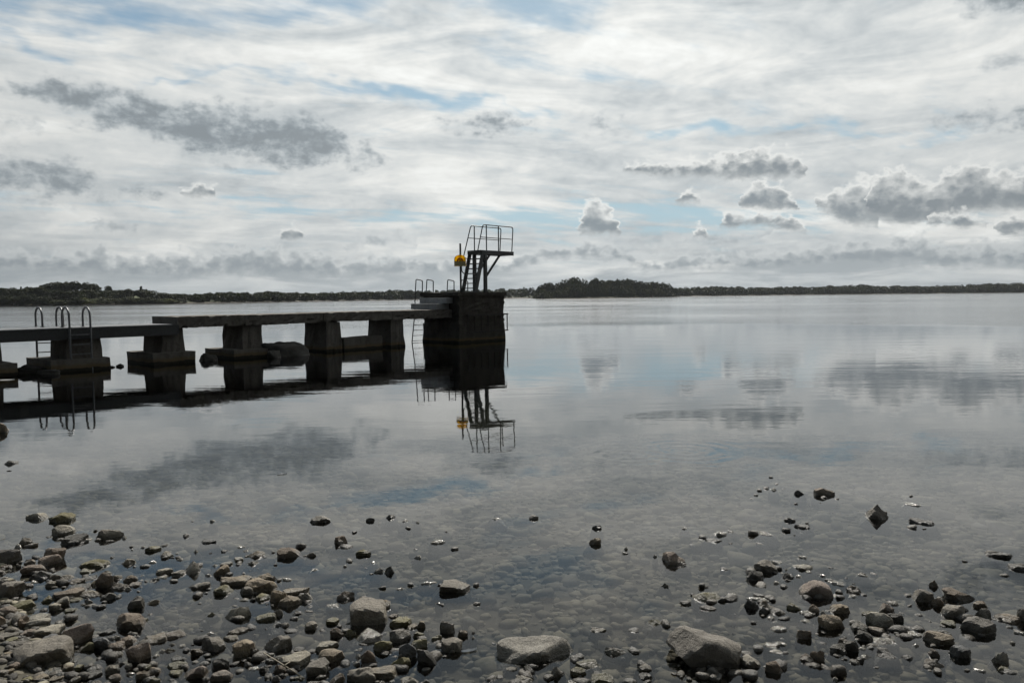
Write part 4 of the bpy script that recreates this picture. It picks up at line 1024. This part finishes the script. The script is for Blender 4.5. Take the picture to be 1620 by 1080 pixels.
def trunk_mesh(seed, kind):
    rg = random.Random(seed); b = MB()
    h = {'round': .55, 'bush': .4, 'cone': .9, 'flat': .6}[kind]
    b.tube([(0, 0, -.06), (.01, 0, .12), (rg.uniform(-.03, .03), rg.uniform(-.03, .03), h * .6), (rg.uniform(-.04, .04), rg.uniform(-.04, .04), h)], [.035, .027, .02, .008], 7)
    if kind != 'cone':
        for k in range(6):
            a = rg.uniform(0, 6.28); z = rg.uniform(.2, h * .8); l = rg.uniform(.15, .3)
            b.tube([(0, 0, z), (math.cos(a) * l * .5, math.sin(a) * l * .5, z + l * .5), (math.cos(a) * l, math.sin(a) * l, z + l * .9)], [.014, .009, .004], 5)
    bmesh.ops.recalc_face_normals(b.bm, faces=b.bm.faces[:]); me = bpy.data.meshes.new('trunk'); b.bm.to_mesh(me); b.bm.free(); me.materials.append(M_BARK); return me
CR = {}
for kind in ('round', 'bush', 'cone', 'flat'):
    CR[kind] = []
    for s in range(4 if kind != 'cone' else 2):
        per = []
        base = crown_mesh(100 + s * 7 + len(kind), kind)
        for lm in M_LEAF:
            c = base.copy(); c.materials.append(lm); per.append(c)
        CR[kind].append((per, trunk_mesh(s + 40, kind)))
TR = random.Random(77)
def tree(x, ytop, wpx, dist, kind, leaf, label, group, parts=True, name='tree', yb=None):
    """tree standing at a bearing and distance; its height follows from where its top shows"""
    r = ray(x, horizon_y(x)); a = math.atan2(r[0], r[1])
    X_, Y_ = math.sin(a) * dist, math.cos(a) * dist
    zg = hz(X_, Y_)
    k = dist / (F0 / math.cos(a))
    ztop = CAMZ + (horizon_y(x) - ytop) * k
    H_ = max(1.5, ztop - zg); wd = wpx * k
    per, tm = TR.choice(CR[kind])
    e = empty(name, (X_, Y_, zg - 0.05), TR.uniform(0, 6.28), label=label, cat='tree', group=group)
    sx = wd / {'round': .86, 'bush': 1.08, 'cone': .56, 'flat': 1.2}[kind]
    e.scale = (sx, sx, H_)
    link('crown', per[leaf], None, e)
    if parts: link('trunk', tm, None, e)
    return e
def az_of(x):
    r = ray(x, horizon_y(x)); return math.atan2(r[0], r[1])
# wooded island
irng = random.Random(5)
ITOP = [(851, 462), (860, 449), (876, 448), (884, 450), (897, 442), (906, 439), (914, 441), (925, 443.5), (942, 441), (959, 444), (973, 444), (986, 442), (1000, 442.5), (1021, 446), (1039, 447), (1055, 448.5), (1067, 455)]
ix = [p[0] for p in ITOP]; iy = [p[1] for p in ITOP]
def isl_dist(x): return float(np.interp(x, [851, 960, 1066], [395, 430, 480]))
NUM = ['first', 'second', 'third', 'fourth', 'fifth', 'sixth', 'seventh', 'eighth', 'ninth', 'tenth', 'eleventh', 'twelfth', 'thirteenth', 'fourteenth', 'fifteenth', 'sixteenth', 'seventeenth', 'eighteenth', 'nineteenth', 'twentieth', 'twenty-first', 'twenty-second', 'twenty-third', 'twenty-fourth', 'twenty-fifth', 'twenty-sixth', 'twenty-seventh', 'twenty-eighth', 'twenty-ninth', 'thirtieth', 'thirty-first', 'thirty-second', 'thirty-third']
# island ground
bmI = MB(); pts = []
for k in range(48):
    t = k / 48 * 2 * math.pi
    x = 958 + 105 * math.cos(t); d_ = isl_dist(x) + 6 + 14 * math.sin(t) * 1.0; a = az_of(x); pts.append((math.sin(a) * d_, math.cos(a) * d_))
cxm = np.mean(pts, 0)
vo = [bmI.bm.verts.new((cxm[0] + (p[0] - cxm[0]) * 1.03, cxm[1] + (p[1] - cxm[1]) * 1.15, -0.6)) for p in pts]
vm = [bmI.bm.verts.new((p[0], p[1], 0.35 + .1 * math.sin(i * 2.1))) for i, p in enumerate(pts)]
vi = [bmI.bm.verts.new((cxm[0] + (p[0] - cxm[0]) * .6, cxm[1] + (p[1] - cxm[1]) * .6, 0.9)) for p in pts]
for i in range(48):
    j = (i + 1) % 48
    bmI.bm.faces.new((vo[i], vo[j], vm[j], vm[i])); bmI.bm.faces.new((vm[i], vm[j], vi[j], vi[i]))
bmI.bm.faces.new(vi)
def isle_fn(h, o):
    p = geo_pos(h); n = h.noise(p, .4, 5, .6)
    bsdf(h, o, h.mix(n, (0.03, 0.035, 0.015), (0.07, 0.06, 0.035)), 0.9, spec=0.2)
bmI.build('island', material('island_earth', isle_fn), kind='structure')
xs = list(np.linspace(854, 1063, 26))
for k, x in enumerate(xs):
    x += irng.uniform(-2, 2); top = float(np.interp(x, ix, iy)) + irng.uniform(-1.2, 0.4)
    tree(x, top, irng.uniform(23, 31), isl_dist(x) + irng.uniform(6, 14), 'round' if irng.random() < .5 else 'bush', 0 if irng.random() < .6 else 1,
         f'island tree, {NUM[k]} of the back row counting from the jetty side', 'trees on the wooded island')
for k, x in enumerate(np.linspace(852, 1064, 24)):
    x += irng.uniform(-2, 2); top = float(np.interp(x, ix, iy)) + irng.uniform(7, 13); top = min(top, 463)
    tree(x, top, irng.uniform(22, 30), isl_dist(x) + irng.uniform(-1.5, 1.0), 'bush', 0 if irng.random() < .55 else 1,
         f'low waterside island bush, {NUM[k]} counting from the jetty side', 'waterside bushes of the island', True, 'bush')
tree(905.7, 438.5, 18, 428, 'round', 0, 'tallest round-headed tree standing above the island wood', 'trees on the wooded island')
# beach-side headland on the west shore
def sh_d(x): return float(shore_r(az_of(x)))
LTOP = [(-40, 458), (0, 456), (20, 457.5), (40, 456), (62, 456), (90, 460), (120, 461), (150, 460), (180, 459), (205, 460), (215, 461), (235, 460), (250, 465), (275, 467), (300, 470)]
lx = [p[0] for p in LTOP]; ly = [p[1] for p in LTOP]
lr = random.Random(9); n_ = 0
for k, x in enumerate(np.arange(-6, 285, 9.5)):
    x += lr.uniform(-2, 2); top = float(np.interp(x, lx, ly)) + lr.uniform(-3, 0.5)
    tree(x, top, lr.uniform(28, 40), sh_d(x) + lr.uniform(8, 14), 'bush' if lr.random() < .6 else 'round', lr.choice([0, 0, 1]),
         f'headland tree, {NUM[k]} of the middle row from the picture edge', 'trees on the headland behind the walkway')
for k, x in enumerate(np.arange(-6, 292, 12.0)):
    x += lr.uniform(-2, 2); top = float(np.interp(x, lx, ly)) + lr.uniform(9, 14); top = min(top, 475)
    tree(x, top, lr.uniform(28, 38), sh_d(x) + lr.uniform(2.5, 5), 'bush', lr.choice([0, 1, 1, 2]),
         f'waterside headland bush, {NUM[k]} from the picture edge', 'waterside bushes on the headland', True, 'bush')
for k, (x, t, w) in enumerate([(70, 450, 20), (80, 447, 26), (92, 446, 28), (104, 445.5, 26), (115, 445, 26), (124, 447, 16), (136, 446.5, 24), (147, 448.5, 24), (154, 452, 16)]):
    tree(x, t, w * 1.15, sh_d(x) + 34, 'bush' if k in (1, 3, 6) else 'round', 0, f'broad round-headed tree of the hilltop clump, {NUM[k]} from the picture edge', 'hilltop clump of round-headed trees')
tree(172, 452, 15, sh_d(172) + 34, 'round', 0, 'small lone tree beside the hilltop clump', 'trees on the headland behind the walkway')
for x, t, w, l in ((34, 453, 9, 'thin pointed conifer left of the hilltop clump'), (44, 453, 9, 'second thin conifer left of the hilltop clump'), (224, 452.5, 13, 'pointed conifer rising where the headland falls away'), (232, 457, 12, 'lower conifer beside the pointed one on the headland')):
    tree(x, t, w, sh_d(x) + 16, 'cone', 0, l, 'trees on the headland behind the walkway', True, 'conifer')
# far tree lines
FTOP = [(262, 469), (285, 467), (300, 468), (320, 466), (345, 464), (365, 464.5), (385, 464), (395, 462), (410, 465), (422, 462), (450, 464), (480, 465), (520, 464), (560, 463), (600, 462), (625, 460.5), (660, 462), (700, 461.5), (750, 460), (800, 458.5), (840, 457), (900, 458), (1000, 457), (1070, 457), (1081, 456), (1143, 454.7), (1200, 456), (1248, 456), (1332, 454), (1368, 452.5), (1400, 454), (1450, 454.5), (1506, 453.5), (1568, 450.5), (1660, 449)]
fx = [p[0] for p in FTOP]; fy = [p[1] - 2.2 for p in FTOP]
fr2 = random.Random(31)
def far_row(xs, label, grp, off):
    for k, x in enumerate(xs):
        x += fr2.uniform(-3, 3); top = float(np.interp(x, fx, fy)) + fr2.uniform(-1.0, 1.2)
        tree(x, top, fr2.uniform(13, 24), sh_d(x) + fr2.uniform(*off), fr2.choice(['round', 'bush', 'bush', 'flat']), fr2.choice([0, 0, 1]), f'{label}, {NUM[k]} counting away from the walkway', grp, False)
far_row(np.arange(268, 460, 9.0), 'far-shore tree between headland and jetty middle', 'far-shore trees next to the headland', (8, 30))
far_row(np.arange(462, 660, 9.0), 'far-shore tree behind the jetty slab', 'far-shore trees behind the jetty slab', (8, 30))
far_row(np.arange(662, 862, 9.5), 'far-shore tree between diving block and island', 'far-shore trees behind the diving block', (8, 30))
far_row(np.arange(1066, 1350, 10.0), 'far-shore tree just past the island', 'far-shore trees past the island', (14, 35))
far_row(np.arange(1352, 1650, 10.0), 'far-shore tree at the far open end', 'far-shore trees at the far end', (14, 35))
# undergrowth that fills the far banks
def band(x0, x1, n, top_off, off, label, name, mat, seed, ssz=0.55):
    rg = np.random.default_rng(seed); lobes = []
    for _ in range(n):
        x = rg.uniform(x0, x1)
        if any(abs(x - q) < 9 for q in (292, 338, 398, 690, 806, 838)) and rg.uniform() < 0.85: continue      # meadows come down to the water here
        d_ = sh_d(x) + rg.uniform(*off); a = az_of(x); k = d_ / (F0 / math.cos(a))
        ztop = CAMZ + (horizon_y(x) - (np.interp(x, fx, fy) + rg.uniform(*top_off))) * k
        zg = hz(math.sin(a) * d_, math.cos(a) * d_); hgt = max(0.8, ztop - zg)
        lobes.append(((math.sin(a) * d_, math.cos(a) * d_, zg + hgt * .5), (hgt * .75, hgt * .75, hgt * .5)))
    V, F_ = leaf_cloud(rg, lobes, 70, ssz)
    link(name, new_mesh(name, V, F_), mat, label=label, kind='stuff')
band(262, 862, 620, (1.5, 7.5), (4, 34), 'dark undergrowth along the far bank behind the jetty', 'undergrowth', M_LEAF[0], 61)
band(1060, 1660, 620, (1.2, 7.5), (8, 30), 'dark undergrowth along the far bank past the island', 'undergrowth', M_LEAF[0], 62)

# small white cottage wall among the headland trees
x = 24.5; d_ = sh_d(x) + 6.0; a = az_of(x)
ct = empty('cottage', (math.sin(a) * d_, math.cos(a) * d_, hz(math.sin(a) * d_, math.cos(a) * d_) - 0.1), -a, label='tiny white cottage gable half hidden among headland trees', cat='cottage')
MB().box((-0.9, -.8, 0), (0.9, 1.2, 1.9)).build('wall', M_LIME, ct)
b = MB(); v = [b.bm.verts.new(c) for c in ((-1.05, -.95, 1.9), (1.05, -.95, 1.9), (0, -.95, 2.9), (-1.05, 1.3, 1.9), (1.05, 1.3, 1.9), (0, 1.3, 2.9))]
for f in ((0, 1, 2), (5, 4, 3), (0, 2, 5, 3), (1, 4, 5, 2), (0, 3, 4, 1)): b.bm.faces.new([v[i] for i in f])
b.build('roof', M_SLATE, ct)

# ------------------------------------------------------------------ small floating and stranded things
def lay(x, y, z=0.0): return Vector(tuple(P(x, y, z)))
MB().tube([lay(417, 1032, .05), lay(440, 1046, .055), lay(475, 1068, .02)], [0.0022, 0.003, 0.002], 6).build('dry_reed', M_STRAW, label='dry straw-coloured reed lying across stones in the foreground', cat='reed')
MB().tube([lay(448, 1053, .05), lay(459, 1046, .05)], [0.003, 0.002], 5).build('twig', M_STRAW, label='short pale twig crossing the dry reed', cat='twig')
def feather(x, y, l, seed, label):
    c = P(x, y); k = np.linalg.norm(c - CAM) / F0; L_ = l * k
    b = MB(); n = 10; rows = []
    for i in range(n + 1):
        t = i / n; px = (t - .5) * L_; py = .35 * L_ * t * t; w = .09 * L_ * math.sin(math.pi * min(1, .12 + t * .86)) + .002
        rows.append((b.bm.verts.new((c[0] + px, c[1] + py - w, .004)), b.bm.verts.new((c[0] + px, c[1] + py, .011)), b.bm.verts.new((c[0] + px, c[1] + py + w, .004)), b.bm.verts.new((c[0] + px, c[1] + py, .003))))
    for r1, r2 in zip(rows, rows[1:]):
        for k_ in range(4): b.bm.faces.new((r1[k_], r1[(k_ + 1) % 4], r2[(k_ + 1) % 4], r2[k_]))
    b.bm.faces.new(rows[0]); b.bm.faces.new(list(reversed(rows[-1])))
    b.build('feather', M_FEATHER, label=label, cat='feather')
feather(742, 1031, 22, 1, 'curved white feather floating beside the grey-tan rounded stone')
feather(9, 601, 16, 2, 'pale curved feather floating at the picture edge by the first footing')
feather(446, 750, 13, 3, 'pale feather afloat in the dark cloud reflection in mid water')

# ------------------------------------------------------------------ thin bluish air between the near and the far shore
def haze_fn(h, o):
    v = h.node('ShaderNodeVolumePrincipled'); h.put(v.inputs['Color'], (0.86, 0.93, 1.0)); h.put(v.inputs['Density'], 0.00007); h.put(v.inputs['Anisotropy'], 0.3)
    h.nt.links.new(v.outputs[0], o.inputs['Volume'])
MB().box((-1450, -1450, -5), (1450, 1450, 30)).build('haze', material('haze', haze_fn), kind='stuff', label='thin bluish air over the lake')
